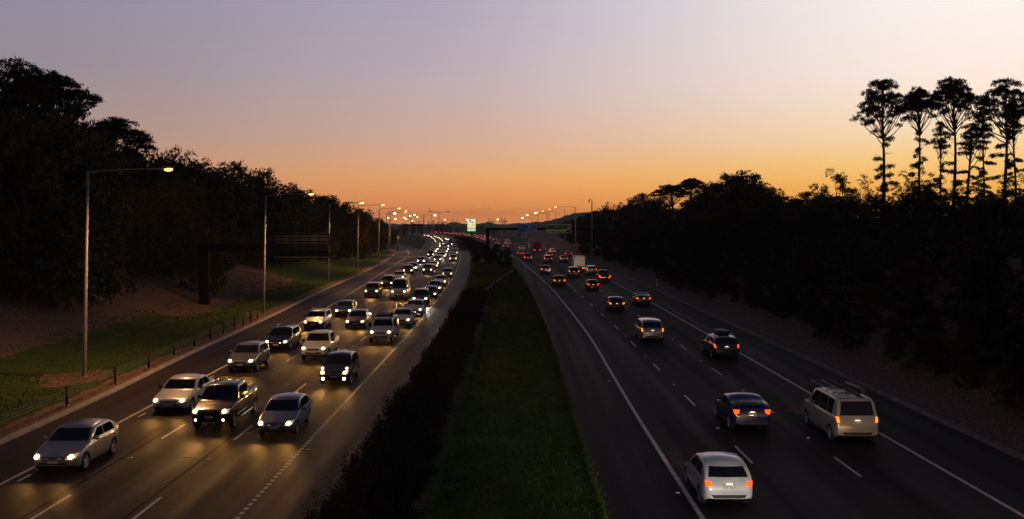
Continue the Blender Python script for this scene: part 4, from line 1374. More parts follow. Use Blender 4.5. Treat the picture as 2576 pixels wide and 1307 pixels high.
rr = random.Random(77)
WL, WR = 'trees of the wood on the left bank', 'trees of the wood on the right bank'
LBL_L = 'dark gum tree standing in the close wood along the left bank'
LBL_R = 'dark gum tree standing in the close wood along the right bank'
# left skyline
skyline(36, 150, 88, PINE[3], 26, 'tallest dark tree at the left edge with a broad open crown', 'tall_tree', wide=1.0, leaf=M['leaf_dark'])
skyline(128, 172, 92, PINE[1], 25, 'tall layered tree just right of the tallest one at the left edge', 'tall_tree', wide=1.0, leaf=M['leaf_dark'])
skyline(180, 232, 96, GUM[2], 15, 'broad dark gum stepping down from the tall layered tree', wide=.62)
skyline(283, 296, 104, PINE[2], 26, 'flat topped pine alone above the left wood', 'pine_tree', wide=1.15)
skyline(573, 392, 140, LOLLI, 15, 'slim gum with one small round head standing above the left wood', 'slim_gum_tree', wide=1.0)
for px, yt, d in ((5, 215, 84), (70, 225, 86), (60, 260, 82), (130, 270, 84), (165, 262, 94), (215, 315, 90), (235, 330, 100), (330, 350, 112), (385, 378, 116), (432, 372, 118), (478, 384, 124), (520, 412, 128), (545, 408, 132), (612, 412, 150), (648, 418, 158), (690, 452, 165), (735, 462, 176), (775, 470, 188), (808, 482, 200), (838, 484, 215), (872, 502, 236), (903, 518, 262), (928, 528, 290), (950, 545, 318), (968, 555, 350), (982, 566, 390), (1000, 574, 430)):
    skyline(px, yt, d, GUM[rr.randrange(5)], 15, LBL_L, group=WL, wide=rr.uniform(.7, 1.0))
    skyline(px + rr.uniform(-14, 14), yt + rr.uniform(8, 26) * 90 / d, d + 3, BUSH[rr.randrange(3)], 8, LBL_L, group=WL, wide=rr.uniform(.75, .95), leaf=M['leaf_gum'])
    skyline(px - rr.uniform(10, 40), yt + rr.uniform(40, 80) * 90 / d, d + 5, BUSH[rr.randrange(3)], 8, LBL_L, group=WL, wide=rr.uniform(.9, 1.1), leaf=M['leaf_gum'])
# left wood body: rows down the bank
d = 62.0
while d < 420:
    for off, hs in ((19, 6.5), (24, 9.5), (30, 11)):
        if d > 110: off -= 5
        if off < 21 and 92 < d < 135: off += 4
        off -= 6.5 * sstep(190, 250, d)
        x = KERB_L(d) - off - rr.uniform(-1.5, 1.5)
        dd = d + rr.uniform(-2.5, 2.5)
        px = CX + F_PX * x / dd
        if px < -160: continue
        h = hs * rr.uniform(.85, 1.15) * (1 - .35 * sstep(230, 400, d))
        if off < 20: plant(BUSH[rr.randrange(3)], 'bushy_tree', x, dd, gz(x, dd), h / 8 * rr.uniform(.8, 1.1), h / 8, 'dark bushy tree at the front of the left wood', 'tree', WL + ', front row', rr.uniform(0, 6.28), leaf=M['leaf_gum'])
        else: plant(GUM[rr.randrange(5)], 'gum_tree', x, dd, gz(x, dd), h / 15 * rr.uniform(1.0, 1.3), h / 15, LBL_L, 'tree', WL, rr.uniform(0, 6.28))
    d += 6.5 + d * .018
plant(GUM[3], 'pale_gum_tree', -40.5, 91, gz(-40.5, 91) - .1, .9, 1.1, 'gum with a pale forked trunk at the front of the left wood', 'tree', None, 1.0, bark=M['bark_pale'])
skyline(525, 570, 116, BUSH[1], 8, 'rounded yellow green tree right behind the gantry post', 'bushy_tree', wide=1.0, leaf=M['leaf_gum'])
# right skyline
skyline(2222, 192, 122, PINE[0], 26, 'tall umbrella pine standing alone, leftmost of the pines', 'pine_tree', wide=.68, rot=.3)
skyline(2312, 214, 126, PINE[1], 25, 'umbrella pine with a forked head, second of the pines', 'pine_tree', wide=.56, rot=1.0)
skyline(2400, 192, 124, PINE[2], 26, 'umbrella pine with a clean thick mast, middle of the pines', 'pine_tree', wide=.68, rot=2.0)
skyline(2530, 196, 118, PINE[3], 26, 'broadest umbrella pine at the right edge with a double trunk', 'pine_tree', wide=.74, rot=.8)
skyline(2552, 250, 121, PINE[4], 18, 'leaning pine crossing the broadest one at the right edge', 'pine_tree', wide=.6, rot=3.6)
skyline(2366, 300, 130, PINE[4], 18, 'slender pine left of the clean thick mast', 'pine_tree', wide=.6, rot=1.7)
skyline(2438, 305, 130, PINE[4], 18, 'small shaggy pine between the middle and the broadest pine', 'pine_tree', wide=.9, rot=.2)
skyline(2474, 262, 116, PINE[4], 18, 'thin bare masted pine in front of the gap beside the broadest pine', 'pine_tree', wide=.6, rot=2.4)
skyline(1738, 446, 190, PINE[1], 25, 'small flat crowned tree on the middle of the right skyline', 'tall_tree', wide=1.1)
skyline(1690, 464, 205, PINE[2], 26, 'low flat crowned tree left of the small one on the right skyline', 'tall_tree', wide=1.5)
skyline(2106, 414, 122, GUM[0], 15, 'open crowned gum left of the leftmost umbrella pine', wide=.8)
skyline(2172, 442, 118, GUM[3], 15, 'small rounded gum at the foot of the leftmost umbrella pine', wide=.8)
for px, yt, d in ((1442, 548, 400), (1470, 536, 360), (1500, 520, 330), (1530, 510, 310), (1560, 506, 290), (1590, 496, 270), (1612, 478, 255), (1645, 484, 235), (1660, 490, 230), (1770, 460, 185), (1800, 440, 172), (1830, 424, 165), (1862, 420, 158), (1900, 424, 150), (1925, 452, 148), (1962, 480, 140), (1990, 490, 135), (2030, 472, 130), (2060, 462, 126), (2140, 462, 120), (2220, 470, 112), (2270, 468, 112), (2310, 420, 110), (2350, 440, 104), (2420, 452, 100), (2470, 460, 98), (2520, 456, 95), (2565, 440, 95), (1420, 552, 450), (1780, 470, 200), (1850, 450, 180), (2000, 480, 128)):
    skyline(px, yt, d, GUM[rr.randrange(5)], 15, LBL_R, group=WR, wide=rr.uniform(.85, 1.15))
    skyline(px + rr.uniform(-12, 12), yt + rr.uniform(18, 44) * 110 / d, d + 3, BUSH[rr.randrange(3)], 8, LBL_R, group=WR, wide=rr.uniform(.9, 1.2))
# right wood body
d = 34.0
while d < 420:
    for off, hs in ((6.5, 3.4), (10, 5.5), (15, 7.5), (21, 9.0)):
        x = KERB_R(d) + off + rr.uniform(-1.2, 1.2) + 3 * sstep(230, 300, d)
        dd = d + rr.uniform(-2, 2)
        px = CX + F_PX * x / dd
        if px > 2750: continue
        h = hs * rr.uniform(.8, 1.15) * (1 - .45 * sstep(180, 330, d))
        # keep under the skyline
        lim = 470 if px > 1960 else 560 - (px - 1440) * .24
        zmax = CAM_H + (HY - max(lim, 440) - 14) * dd / F_PX - gz(x, dd)
        h = max(1.2, min(h, zmax))
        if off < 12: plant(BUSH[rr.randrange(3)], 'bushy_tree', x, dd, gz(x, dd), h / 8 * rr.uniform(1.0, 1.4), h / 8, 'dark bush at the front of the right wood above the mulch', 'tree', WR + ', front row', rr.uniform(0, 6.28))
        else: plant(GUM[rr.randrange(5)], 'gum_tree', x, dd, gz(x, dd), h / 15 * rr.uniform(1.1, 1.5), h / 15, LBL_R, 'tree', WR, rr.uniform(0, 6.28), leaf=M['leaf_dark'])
    d += 4.5 + d * .02
# low scrub at the foot of the right wood
d = 33.0
while d < 300:
    x = KERB_R(d) + rr.uniform(3.6, 6.2)
    s = rr.uniform(.12, .34)
    if CX + F_PX * x / d < 2740:
        plant(BUSH[rr.randrange(3)], 'scrub_bush', x, d, gz(x, d), s * rr.uniform(1.2, 2.0), s, 'low dark scrub at the edge of the mulch below the right wood', 'bush', 'scrub along the right bank', rr.uniform(0, 6.28))
    d += rr.uniform(1.4, 3.2) * (1 + d / 200)
# median shrubs
d = 27.0
while d < 119:
    for k in range(2):
        x = left_outer(d) + (1.6 if k == 0 else 2.5) + rr.uniform(-.25, .25)
        s = rr.uniform(.85, 1.15)
        plant(TWIG[rr.randrange(3)], 'twiggy_shrub', x, d + rr.uniform(-.4, .4) + .7 * k, gz(x, d) - .03, s * .72, s * (.95 if k == 0 else .75), 'dark twiggy shrub in the row along the median barrier', 'shrub', 'shrub row on the median', rr.uniform(0, 6.28), names=('stem', 'foliage'))
    d += 1.5 + d * .006
skyline(1250, 612, 209, BUSH[1], 8, 'large dark bush on the median in front of the gantry post', 'median_bush', 'bush', wide=.95)
skyline(1277, 622, 203, BUSH[0], 8, 'smaller dark bush at the right foot of the large median bush', 'median_bush', 'bush', wide=.9)
hd = 226.0
while hd < 560:                                  # low hedge filling the median before the bend
    for t in (.18, .42, .66):
        x = left_outer(hd) + 9.2 * t + rr.uniform(-.5, .5)
        s = rr.uniform(.15, .22)
        plant(BUSH[rr.randrange(3)], 'low_bush', x, hd + rr.uniform(-2, 2), gz(x, hd), s * 1.9, s, 'low dark bush in the hedge filling the median before the far bend', 'bush', 'hedge on the far median', rr.uniform(0, 6.28))
    hd += 4 + hd * .012
for px, yt, d in ((1165, 604, 330), (1185, 606, 318), (1205, 608, 305), (1150, 600, 360), (1135, 597, 400), (1178, 607, 345), (1215, 606, 330)):
    skyline(px, yt + 4, d, BUSH[rr.randrange(3)], 8, 'low dark bush on the median before the far bend', 'low_bush', 'bush', 'low bushes on the far median', wide=1.6)
# distant trees beyond the bend
for px, yt, d in ((1015, 562, 640), (1035, 558, 700), (1060, 565, 760), (1080, 566, 820), (1100, 560, 900), (1112, 562, 760), (1128, 566, 860), (1200, 570, 900), (1212, 562, 760), (1225, 575, 820), (1240, 574, 700), (1250, 572, 980), (1270, 576, 820), (1290, 576, 900), (1310, 580, 760), (1180, 572, 980), (1150, 570, 900), (1380, 576, 640), (1400, 572, 600), (1418, 570, 560), (1345, 580, 700), (1430, 562, 520), (1160, 576, 1050), (1330, 577, 900)):
    skyline(px, yt, d, GUM[rr.randrange(5)], 15, 'distant dark tree beyond the bend of the motorway', group='distant trees beyond the bend', wide=1.5, leaf=M['leaf_far'])
# ---------------------------------------------------------------- street lamps
M['lamp_lens'] = mat('sodium_lens', (0.9, 0.7, 0.4), 0.3, emit=(1.0, 0.34, 0.08), es=6, var=0.02)
M['lamp_lens_far'] = mat('sodium_lens_far', (0.9, 0.7, 0.4), 0.3, emit=(1.0, 0.58, 0.26), es=10, var=0.02)
M['lamp_off'] = mat('lamp_lens_unlit', (0.3, 0.3, 0.3), 0.3, var=0.02)
def street_lamp(px, ytop, d, arm, label, lit=True, power=0, group='street lamps along the motorway', x=None, double=False, arm_up=0.25, far=False, ybase=None):
    xx = (px - CX) * d / F_PX if x is None else x
    H = CAM_H + (HY - ytop) * d / F_PX
    g = gz(xx, d)
    o = empty('street_lamp', (xx, d, g)); tag(o, label, 'street lamp', group)
    H -= g
    lean = 0.018 * (1 if arm > 0 else -1)
    o.rotation_euler = (0, lean, heading(d))
    n = 10
    k = 1.0 if not far else 1.6
    MB().tube([(0, 0, -.3), (0, 0, 0), (0, 0, H)], [.13 * k, .125 * k, .07 * k], 12).build('pole', M['galv'], o)
    if not far:
        MB().tube([(0, 0, 0), (0, 0, .06)], [.24, .24], 12).build('base_flange', M['galv'], o)
    for sg in ((1, -1) if double else (1,)):
        a = arm * sg
        s = 1 if a > 0 else -1
        if not far: a -= s * .5
        pts = [(0, 0, H - .05), (a * .3, 0, H + arm_up * .35), (a * .7, 0, H + arm_up * .8), (a, 0, H + arm_up)]
        MB().tube(pts, [.055 * k, .05 * k, .045 * k, .04 * k], 8).build('arm', M['galv'], o)
        mb = MB().ball((a + s * .32, 0, H + arm_up + .06), (.38 if not far else .5), .16, .11, 12, 6)
        hd = mb.build('lamp_head', M['galv'], o)
        kl = 1.0 if d < 120 else 1.25
        mb = MB().ball((a + s * .40, 0, H + arm_up - .03), (.27 * kl if not far else .55), .16 * kl, .13 * kl * (1 if not far else 1.8), 12, 6)
        mb.build('lens', (M['lamp_lens_far'] if far else M['lamp_lens']) if lit else M['lamp_off'], hd)
        if lit and power:
            ld = bpy.data.lights.new('lamp_light', 'SPOT')
            ld.energy = power; ld.color = (1.0, 0.46, 0.14); ld.spot_size = R(150); ld.spot_blend = .6; ld.shadow_soft_size = .2
            lo = bpy.data.objects.new('lamp_light', ld); col.objects.link(lo); lo.parent = o
            lo.location = (a + s * .40, 0, H + arm_up - .25)
    return o
PW = 3900
street_lamp(0, 0, 14.0, 4.9, 'street lamp right beside the bridge on the left verge', power=PW, x=-25.2).location.z = 0
bpy.data.objects  # (the lamp beside the bridge is one of the row)
LEFT = [(212, 432, 58.5, 4.9, 'nearest street lamp on the left verge with its lamp over the wire barrier'), (663, 492, 99.6, 4.7, 'second street lamp from the left, its pole crossing the gantry beam'), (826, 513, 148, 4.9, 'third street lamp from the left at the end of the gantry sign'),
        (899, 518, 194, 4.9, 'fourth street lamp from the left rising from the grass bank'), (952, 526, 241, 4.9, 'fifth street lamp from the left against the dark wood'), (977, 532, 282, 4.9, 'sixth street lamp from the left before the ramp bend'), (981, 536, 326, 4.9, 'seventh street lamp from the left at the ramp bend')]
for i, (px, yt, d, arm, lb) in enumerate(LEFT):
    street_lamp(px, yt, d, arm, lb, power=PW if i < 5 else PW * 1.0)
RIGHT = [(1449, 521, 280, -5.7, 'nearest lit street lamp of the row along the exit ramp'), (1422, 527, 359, -5.6, 'second lit street lamp of the row along the exit ramp'), (1400, 531.5, 412, -5.6, 'third lit street lamp of the row along the exit ramp'), (1383, 535, 467, -5.6, 'fourth lit street lamp of the row along the exit ramp')]
for i, (px, yt, d, arm, lb) in enumerate(RIGHT):
    street_lamp(px, yt, d, arm, lb, power=900, arm_up=.1)
FAR_LAMP = 'small distant street lamp glowing over the far bend'
for px, yt, d, arm in ((1377.7, 536.8, 500, -5.6), (1353.8, 541.7, 560, -5.6), (1338, 548.6, 640, -5.6), (1271.7, 552.7, 600, -4.2), (971.8, 538, 380, 2.6), (960, 548.7, 520, 3.0), (980, 552, 560, 2.6),
                       (1048, 543.7, 600, -3.2), (1034, 548, 680, -4), (1036, 551.6, 780, -4), (1020, 556, 820, 5), (1066, 541.7, 560, 5.5), (1085, 543, 620, 2.0), (1139, 553, 700, -5), (1156, 553, 700, 4.6), (1062, 547, 720, -3)):
    street_lamp(px, yt, d, arm, FAR_LAMP, group='distant street lamps', far=True, arm_up=.1)
street_lamp(1103.3, 534.4, 470, 4.0, 'unlit double armed street lamp on the far median', lit=False, double=True, group=None, far=True, arm_up=.3)
o = street_lamp(1066, 541.7, 545, -4.5, FAR_LAMP, group='distant street lamps', far=True)

# slim camera mast on the right
o = empty('camera_mast', ((1489 - CX) * 262 / F_PX, 262, 0)); tag(o, 'slim dark camera mast with a hooked top at the edge of the right wood', 'mast')
o.location.z = gz(o.location.x, 262)
H = CAM_H + (HY - 507) * 262 / F_PX - o.location.z
MB().tube([(0, 0, -.3), (0, 0, H * .55), (0, 0, H)], [.26, .2, .13], 10).build('pole', M['galv'], o)
MB().tube([(0, 0, H - .1), (0, 0, H + .35), (-.3, 0, H + .6), (-.7, 0, H + .5), (-.75, 0, H + .25)], .09, 8).build('hook_arm', M['galv'], o)
MB().ball((-.75, 0, H + .05), .22, .22, .25).build('camera_dome', M['black_steel'], o)

# ---------------------------------------------------------------- wire rope barriers
def wire_barrier(label, f, d0, d1, step, h=.78, ropes=(.50, .60, .70), tilt=0, grow=0):
    o = empty('wire_barrier', (0, 0, 0)); tag(o, label, 'barrier')
    q = d0
    pts = []
    while q <= d1:
        x = f(q); z = gz(x, q)
        pts.append((x, q, z))
        mb = MB().tube([(x, q, z - .05), (x, q, z + h)], [.075, .07], 8)
        mb.tube([(x, q, z + h - .02), (x, q, z + h + .02)], [.08, .075], 8)
        mb.build('post', M['post_dark'], o)
        MB().box(x - .16, x + .16, q - .16, q + .16, z - .05, z + .05).build('footing', M['concrete'], o, smooth=False)
        q += max(2.6, step * (1 + grow * (q - d0)))
    for rz in ropes:
        p2 = []
        for i, (x, y, z) in enumerate(pts):
            p2.append((x + (.085 if i % 2 else -.085), y, z + rz))
        MB().tube(p2, .014, 6).build('wire_rope', M['wire'], o)
    return o, pts
wire_barrier('wire rope barrier on dark posts along the left verge behind the kerb', lambda q: KERB_L(q) - .85, 24.8, 97, 9.2, h=1.0, ropes=(.55, .70, .85), grow=-.0105)
wire_barrier('wire rope barrier along the shrubs on the median shoulder', lambda q: left_outer(q) + .35, 21.5, 120, 7.2, h=.9, ropes=(.55, .70, .84))
XD = pchip([(112, -3.6), (125, -3.2), (145, -2.0), (165, -.6), (187, .7), (200, 0.8)])
wire_barrier('wire barrier crossing the median grass towards the large bush', XD, 113, 198, 2.7, h=.95, ropes=(.5, .66, .8))

# ---------------------------------------------------------------- gantries
def panel(mb, x0, x1, z0, z1, y, t=.08): mb.box(x0, x1, y - t / 2, y + t / 2, z0, z1)
g = empty('sign_gantry', (-33.8, 107.7, 0)); tag(g, 'black cantilever gantry on the left bank seen from behind, reaching over the lanes', 'gantry')
g.location.z = gz(-33.8, 107.7) * .6
zb = g.location.z
MB().box(-.5, .5, -.5, .5, -.4, 7.0 - zb, bev=.04).build('post', M['black_steel'], g)
MB().box(-1.1, 1.1, -1.1, 1.1, -.5, .12, bev=.03).build('footing', M['concrete'], g)
mb = MB()
z0, z1 = 6.3 - zb, 7.05 - zb
vs = [(-.55, -.35, z0 - .1), (13.5, -.25, z0 + .12), (13.5, -.25, z1 + .02), (-.55, -.35, z1 - .05), (-.55, .35, z0 - .1), (13.5, .25, z0 + .12), (13.5, .25, z1 + .02), (-.55, .35, z1 - .05)]
mb.add(vs, [(0, 1, 2, 3), (5, 4, 7, 6), (4, 0, 3, 7), (1, 5, 6, 2), (3, 2, 6, 7), (4, 5, 1, 0)])
mb.build('beam', M['black_steel'], g, smooth=False)
sb = MB().box(7.2, 13.6, .75, .85, 5.35 - zb, 8.2 - zb)
sp_ = sb.build('sign_panel', M['sign_back'], g, smooth=False)
mb = MB()
for i in range(7):
    x = 7.35 + i * 1.02
    mb.box(x - .04, x + .04, .66, .75, 5.4 - zb, 8.15 - zb)
for z in (5.45, 5.75, 6.05, 7.3, 7.7, 8.1): mb.box(7.2, 13.6, .60, .66, z - zb - .05, z - zb + .05)
mb.build('stiffener_frame', M['black_steel'], sp_, smooth=False)
mb = MB()
for i in range(4):
    x = 7.9 + i * 1.7
    mb.box(x - .06, x + .06, .2, .75, z0 - .05, z0 + .02); mb.box(x - .06, x + .06, .2, .75, z1 - .05, z1 + .03)
mb.build('sign_bracket', M['black_steel'], g, smooth=False)

def text_mesh(txt, size, mirror=True):
    cu = bpy.data.curves.new('t', 'FONT'); cu.body = txt; cu.size = size; cu.align_x = 'CENTER'; cu.align_y = 'CENTER'; cu.extrude = .006; cu.offset = size * .012
    ob = bpy.data.objects.new('t', cu); col.objects.link(ob)
    dg = bpy.context.evaluated_depsgraph_get(); dg.update()
    me = bpy.data.meshes.new_from_object(ob.evaluated_get(dg))
    bpy.data.objects.remove(ob)
    for v in me.vertices:
        x, y, z = v.co
        v.co = ((-x if mirror else x), -z, y)
    me.materials.clear()
    return me
M['sign_green'] = mat('sign_green', (0.006, 0.14, 0.055), 0.7, spec=.2, var=0.1)
M['sign_blue'] = mat('sign_blue', (0.008, 0.27, 0.75), 0.7, spec=.2, var=0.1)
M['sign_white'] = mat('sign_white', (0.75, 0.76, 0.76), 0.4, var=0.05)
M['sign_shield'] = mat('sign_shield_blue', (0.12, 0.2, 0.33), 0.4, var=0.05)
M['sign_orange'] = mat('sign_pale_orange', (0.7, 0.42, 0.2), 0.4, var=0.05)
M['sign_lime'] = mat('sign_lime', (0.25, 0.42, 0.05), 0.4, var=0.05)
M['sign_red'] = mat('sign_red', (0.5, 0.04, 0.02), 0.4, var=0.05)
GD = 289.0
def W(px, py): return ((px - CX) * GD / F_PX, CAM_H + (HY - py) * GD / F_PX)
gx = W(1227, 0)[0]
g = empty('sign_gantry', (gx, GD, 0)); tag(g, 'long dark gantry over the right carriageway carrying the blue and green signs', 'gantry')
zt_, zb_ = W(0, 573.5)[1], W(0, 579.5)[1]
MB().box(-.5, .5, -.45, .45, -.3, zt_ + .02, bev=.04).build('post', M['black_steel'], g)
xe = W(1492, 0)[0] - gx
MB().box(xe - .5, xe + .5, -.45, .45, -.3, zt_ + .02, bev=.04).build('post', M['black_steel'], g)
MB().box(-.45, xe + .45, -.38, .38, zb_, zt_, bev=.03).build('beam', M['black_steel'], g)
def sign(x0, y0, x1, y1, m, name, border=True):
    a, zt2 = W(x0, y0); b, zb2 = W(x1, y1)
    o = MB().box(a - gx, b - gx, -.62, -.52, zb2, zt2, bev=.02).build(name, M['sign_white'], g, smooth=False)
    e = .10
    MB().box(a - gx + e, b - gx - e, -.635, -.622, zb2 + e, zt2 - e).build('sign_face', m, o, smooth=False)
    return o, a - gx, b - gx, zb2, zt2
def put(me, m, parent, x, z, y=-.645):
    me.materials.append(m)
    return link('lettering', me, parent, (x, y, z))
def arrow(parent, x, z, s, ang, m):
    pts = [(-.10, -1), (.10, -1), (.10, .25), (.42, .0), (.42, .32), (0, .95), (-.42, .32), (-.42, .0), (-.10, .25)]
    c, n = math.cos(ang), math.sin(ang)
    vs = [((px * c - pz * n) * s + x, -.64, (px * n + pz * c) * s + z) for px, pz in pts] + [((px * c - pz * n) * s + x, -.652, (px * n + pz * c) * s + z) for px, pz in pts]
    k = len(pts)
    fs = [tuple(reversed(range(k, 2 * k)))] + [(i, (i + 1) % k, k + (i + 1) % k, k + i) for i in range(k)]
    MB().add(vs, [tuple(reversed(f)) for f in fs]).build('arrow', m, parent, smooth=False)
o, a, b, lo, hi = sign(1304, 564.5, 1350, 585, M['sign_blue'], 'blue_sign'); o['label'] = 'blue direction sign with an upward arrow'
put(text_mesh('M3', .95), M['sign_white'], o, a + (b - a) * .62, lo + (hi - lo) * .70)
put(text_mesh('Ringwood', .72), M['sign_orange'], o, a + (b - a) * .62, lo + (hi - lo) * .30)
arrow(o, a + (b - a) * .14, lo + (hi - lo) * .52, .62, 0, M['sign_orange'])
o, a, b, lo, hi = sign(1374.5, 565.5, 1436, 586.5, M['sign_green'], 'green_sign'); o['label'] = 'green exit sign with a slanted arrow'
put(text_mesh('Burwood Hwy', .92), M['sign_white'], o, a + (b - a) * .40, lo + (hi - lo) * .30)
pts = []
sx, sz = a + (b - a) * .41, lo + (hi - lo) * .72
sh = [(-.42, .42), (.42, .42), (.46, .1), (.28, -.28), (0, -.48), (-.28, -.28), (-.46, .1)]
vs = [(sx + p * 0.9, -.640, sz + q * .9) for p, q in sh] + [(sx + p * .9, -.65, sz + q * .9) for p, q in sh]
MB().add(vs, [tuple(range(7, 14)), tuple(reversed(range(7)))] + [(i, (i + 1) % 7, 7 + (i + 1) % 7, 7 + i) for i in range(7)]).build('route_shield', M['sign_shield'], o, smooth=False)
arrow(o, a + (b - a) * .89, lo + (hi - lo) * .55, .78, R(-42), M['sign_orange'])
mb = MB().box(W(1424, 0)[0] - gx, W(1434, 0)[0] - gx, -.6, -.5, W(0, 565.3)[1], W(0, 562)[1])
mb.build('red_tab', M['sign_red'], o, smooth=False)

# ---------------------------------------------------------------- small signs beyond
def small_sign(name, x0, y0, x1, y1, d, m, label, marks=(), post=True):
    def w(px, py): return ((px - CX) * d / F_PX, CAM_H + (HY - py) * d / F_PX)
    a, t = w(x0, y0); b, lo = w(x1, y1)
    cx_ = (a + b) / 2
    o = empty(name, (cx_, d, gz(cx_, d))); tag(o, label, 'sign')
    z = o.location.z
    h2 = (b - a) / 2
    p = MB().box(-h2, h2, -.05, .05, lo - z, t - z, bev=.02).build('sign_panel', m, o, smooth=False)
    for (u0, v0, u1, v1, mm) in marks:
        MB().box(-h2 + u0 * 2 * h2, -h2 + u1 * 2 * h2, -.07, -.052, lo - z + v0 * (t - lo), lo - z + v1 * (t - lo)).build('marking', mm, p, smooth=False)
    for sx_ in (-.6, .6):
        MB().tube([(sx_ * h2, .1, -.2), (sx_ * h2, .1, t - z - .1)], .06, 8).build('sign_post', M['galv'], o)
small_sign('white_sign', 1261, 586.5, 1265, 594, 420, M['sign_white'], 'small white sign on the grass island under the gantry beam', ((.25, .3, .75, .8, M['sign_back']),))
small_sign('green_sign', 1302.5, 585.5, 1311, 595.5, 440, M['sign_green'], 'small green sign below the left end of the blue sign', ((.45, .1, .6, .55, M['sign_orange']), (.5, .5, .8, .62, M['sign_orange']), (.55, .66, .7, .88, M['sign_orange']), (.2, .62, .45, .74, M['sign_white'])))
small_sign('lime_sign', 1328.5, 591.5, 1338.5, 597.5, 430, M['sign_lime'], 'wide yellow green sign at the exit gore below the blue sign', ((.08, .15, .92, .35, M['sign_green']), (.08, .62, .92, .75, M['sign_green'])))
small_sign('speed_sign', 999, 594, 1003, 601, 330, M['sign_white'], 'dim round edged sign beside the ramp bend on the left', ((.2, .3, .8, .75, M['sign_red']),))

# ---------------------------------------------------------------- lit billboard beside the far bend
def glow(name, c, s): return mat(name, c, .4, emit=c, es=s, var=.02)
BD = 500.0
bx, bz0, bz1 = (1186.2 - CX) * BD / F_PX, CAM_H + (HY - 582) * BD / F_PX, CAM_H + (HY - 552) * BD / F_PX
o = empty('billboard', (bx, BD, 0)); tag(o, 'tall lit billboard glowing cream and green beside the far bend', 'billboard')
w2 = 2.1
MB().box(-w2 - .12, w2 + .35, 0, .7, bz0 - .15, bz1 + .12, bev=.03).build('casing', M['black_steel'], o)
MB().box(-.25, .25, .2, .6, -.3, bz0).build('post', M['black_steel'], o, smooth=False)
hh = bz1 - bz0
MB().box(-w2, w2, -.04, -.002, bz0, bz1).build('screen', glow('screen_cream', (.80, .72, .36), 1.0), o, smooth=False)
scr = o.children[-1] if o.children else o
def tile(u0, v0, u1, v1, m, y=-.05): MB().box(-w2 + 2 * w2 * u0, -w2 + 2 * w2 * u1, y - .004, y + .004, bz0 + hh * v0, bz0 + hh * v1).build('screen_image', m, o, smooth=False)
tile(0.03, .62, .97, .985, glow('screen_white', (.92, .95, .80), 1.0))
tile(0.0, .175, 1.0, .27, glow('screen_orange', (.72, .30, .10), .9))
tile(0.0, .02, 1.0, .165, glow('screen_teal', (.30, .85, .66), 1.0))
dk = mat('screen_dark', (.03, .04, .03), .4, var=.05)
def blob(pts, m, y=-.06):
    n = len(pts)
    vs = [(-w2 + 2 * w2 * u, y, bz0 + hh * v) for u, v in pts] + [(-w2 + 2 * w2 * u, y - .006, bz0 + hh * v) for u, v in pts]
    MB().add(vs, [tuple(range(n, 2 * n)), tuple(reversed(range(n)))] + [((i + 1) % n, i, n + i, n + (i + 1) % n) for i in range(n)]).build('screen_image', m, o, smooth=False)
blob([(.18, .88), (.30, .94), (.42, .91), (.44, .80), (.34, .70), (.20, .66), (.30, .75), (.33, .82), (.22, .83)], dk)
blob([(.48, .74), (.60, .80), (.72, .74), (.88, .76), (.84, .67), (.68, .70), (.52, .66)], glow('screen_blue', (.05, .08, .16), .5))
blob([(.66, .55), (.76, .57), (.74, .48), (.68, .50)], dk)
blob([(.52, .86), (.66, .95), (.72, .84), (.60, .80)], glow('screen_yellow', (.85, .62, .05), 1.0))

# ---------------------------------------------------------------- dark portal over the far lanes on the left
o = empty('overhead_portal', ((1043 - CX) * 690 / F_PX, 690, 0)); tag(o, 'dark flat portal with pale side panels over the far lanes at left', 'gantry')
MB().box(-7.5, 6.5, -1, 1, 6.9, 8.2, bev=.05).build('beam', M['black_steel'], o)
for x in (-7.0, 6.0): MB().box(x - .4, x + .4, -.5, .5, -.3, 6.9).build('post', M['black_steel'], o, smooth=False)
MB().box(-7.6, -4.6, -1.3, -1.05, 3.4, 6.6).build('side_panel', M['sign_back'], o, smooth=False)
MB().box(-2.8, 5.4, -1.3, -1.05, 4.6, 6.8).build('side_panel', M['sign_back'], o, smooth=False)

# ---------------------------------------------------------------- guide posts and road studs
def guide_post(x, d, label):
    o = empty('guide_post', (x, d, gz(x, d))); tag(o, label, 'guide post')
    MB().box(-.06, .06, -.03, .03, -.1, 1.05, bev=.01).build('post', M['white'], o)
    MB().box(-.045, .045, -.038, -.031, .78, .93).build('reflector', M['red_plastic'], o, smooth=False)
guide_post((797 - CX) * 127.0 / F_PX, 127.0, 'white guide post on the grass before the third street lamp')
guide_post((1414 - CX) * 300 / F_PX, 300, 'white guide post on the exit ramp verge under the gantry')
guide_post((1653 - CX) * 142.0 / F_PX, 142.0, 'white guide post on the mulch at the edge of the right wood')
sm = MB().box(-.07, .07, -.05, .05, 0, .02, bev=.008).mesh('road_stud', M['stud'])
for l0, d0, pitch, n in ((9.38, 44.7, 12, 12), (12.9, 42.7, 12, 10), (-15.22, 39.1, 11.8, 5), (-12.0, 38.8, 11.8, 6), (-8.45, 40.5, 24, 4), (5.75, 34.0, 24, 3)):
    for i in range(n):
        d = d0 + i * pitch
        o = link('road_stud', sm, None, (l0 - BEND(d), d, .006))
        tag(o, 'small white reflective stud on a lane line', 'road stud', 'reflective studs on the lane lines')

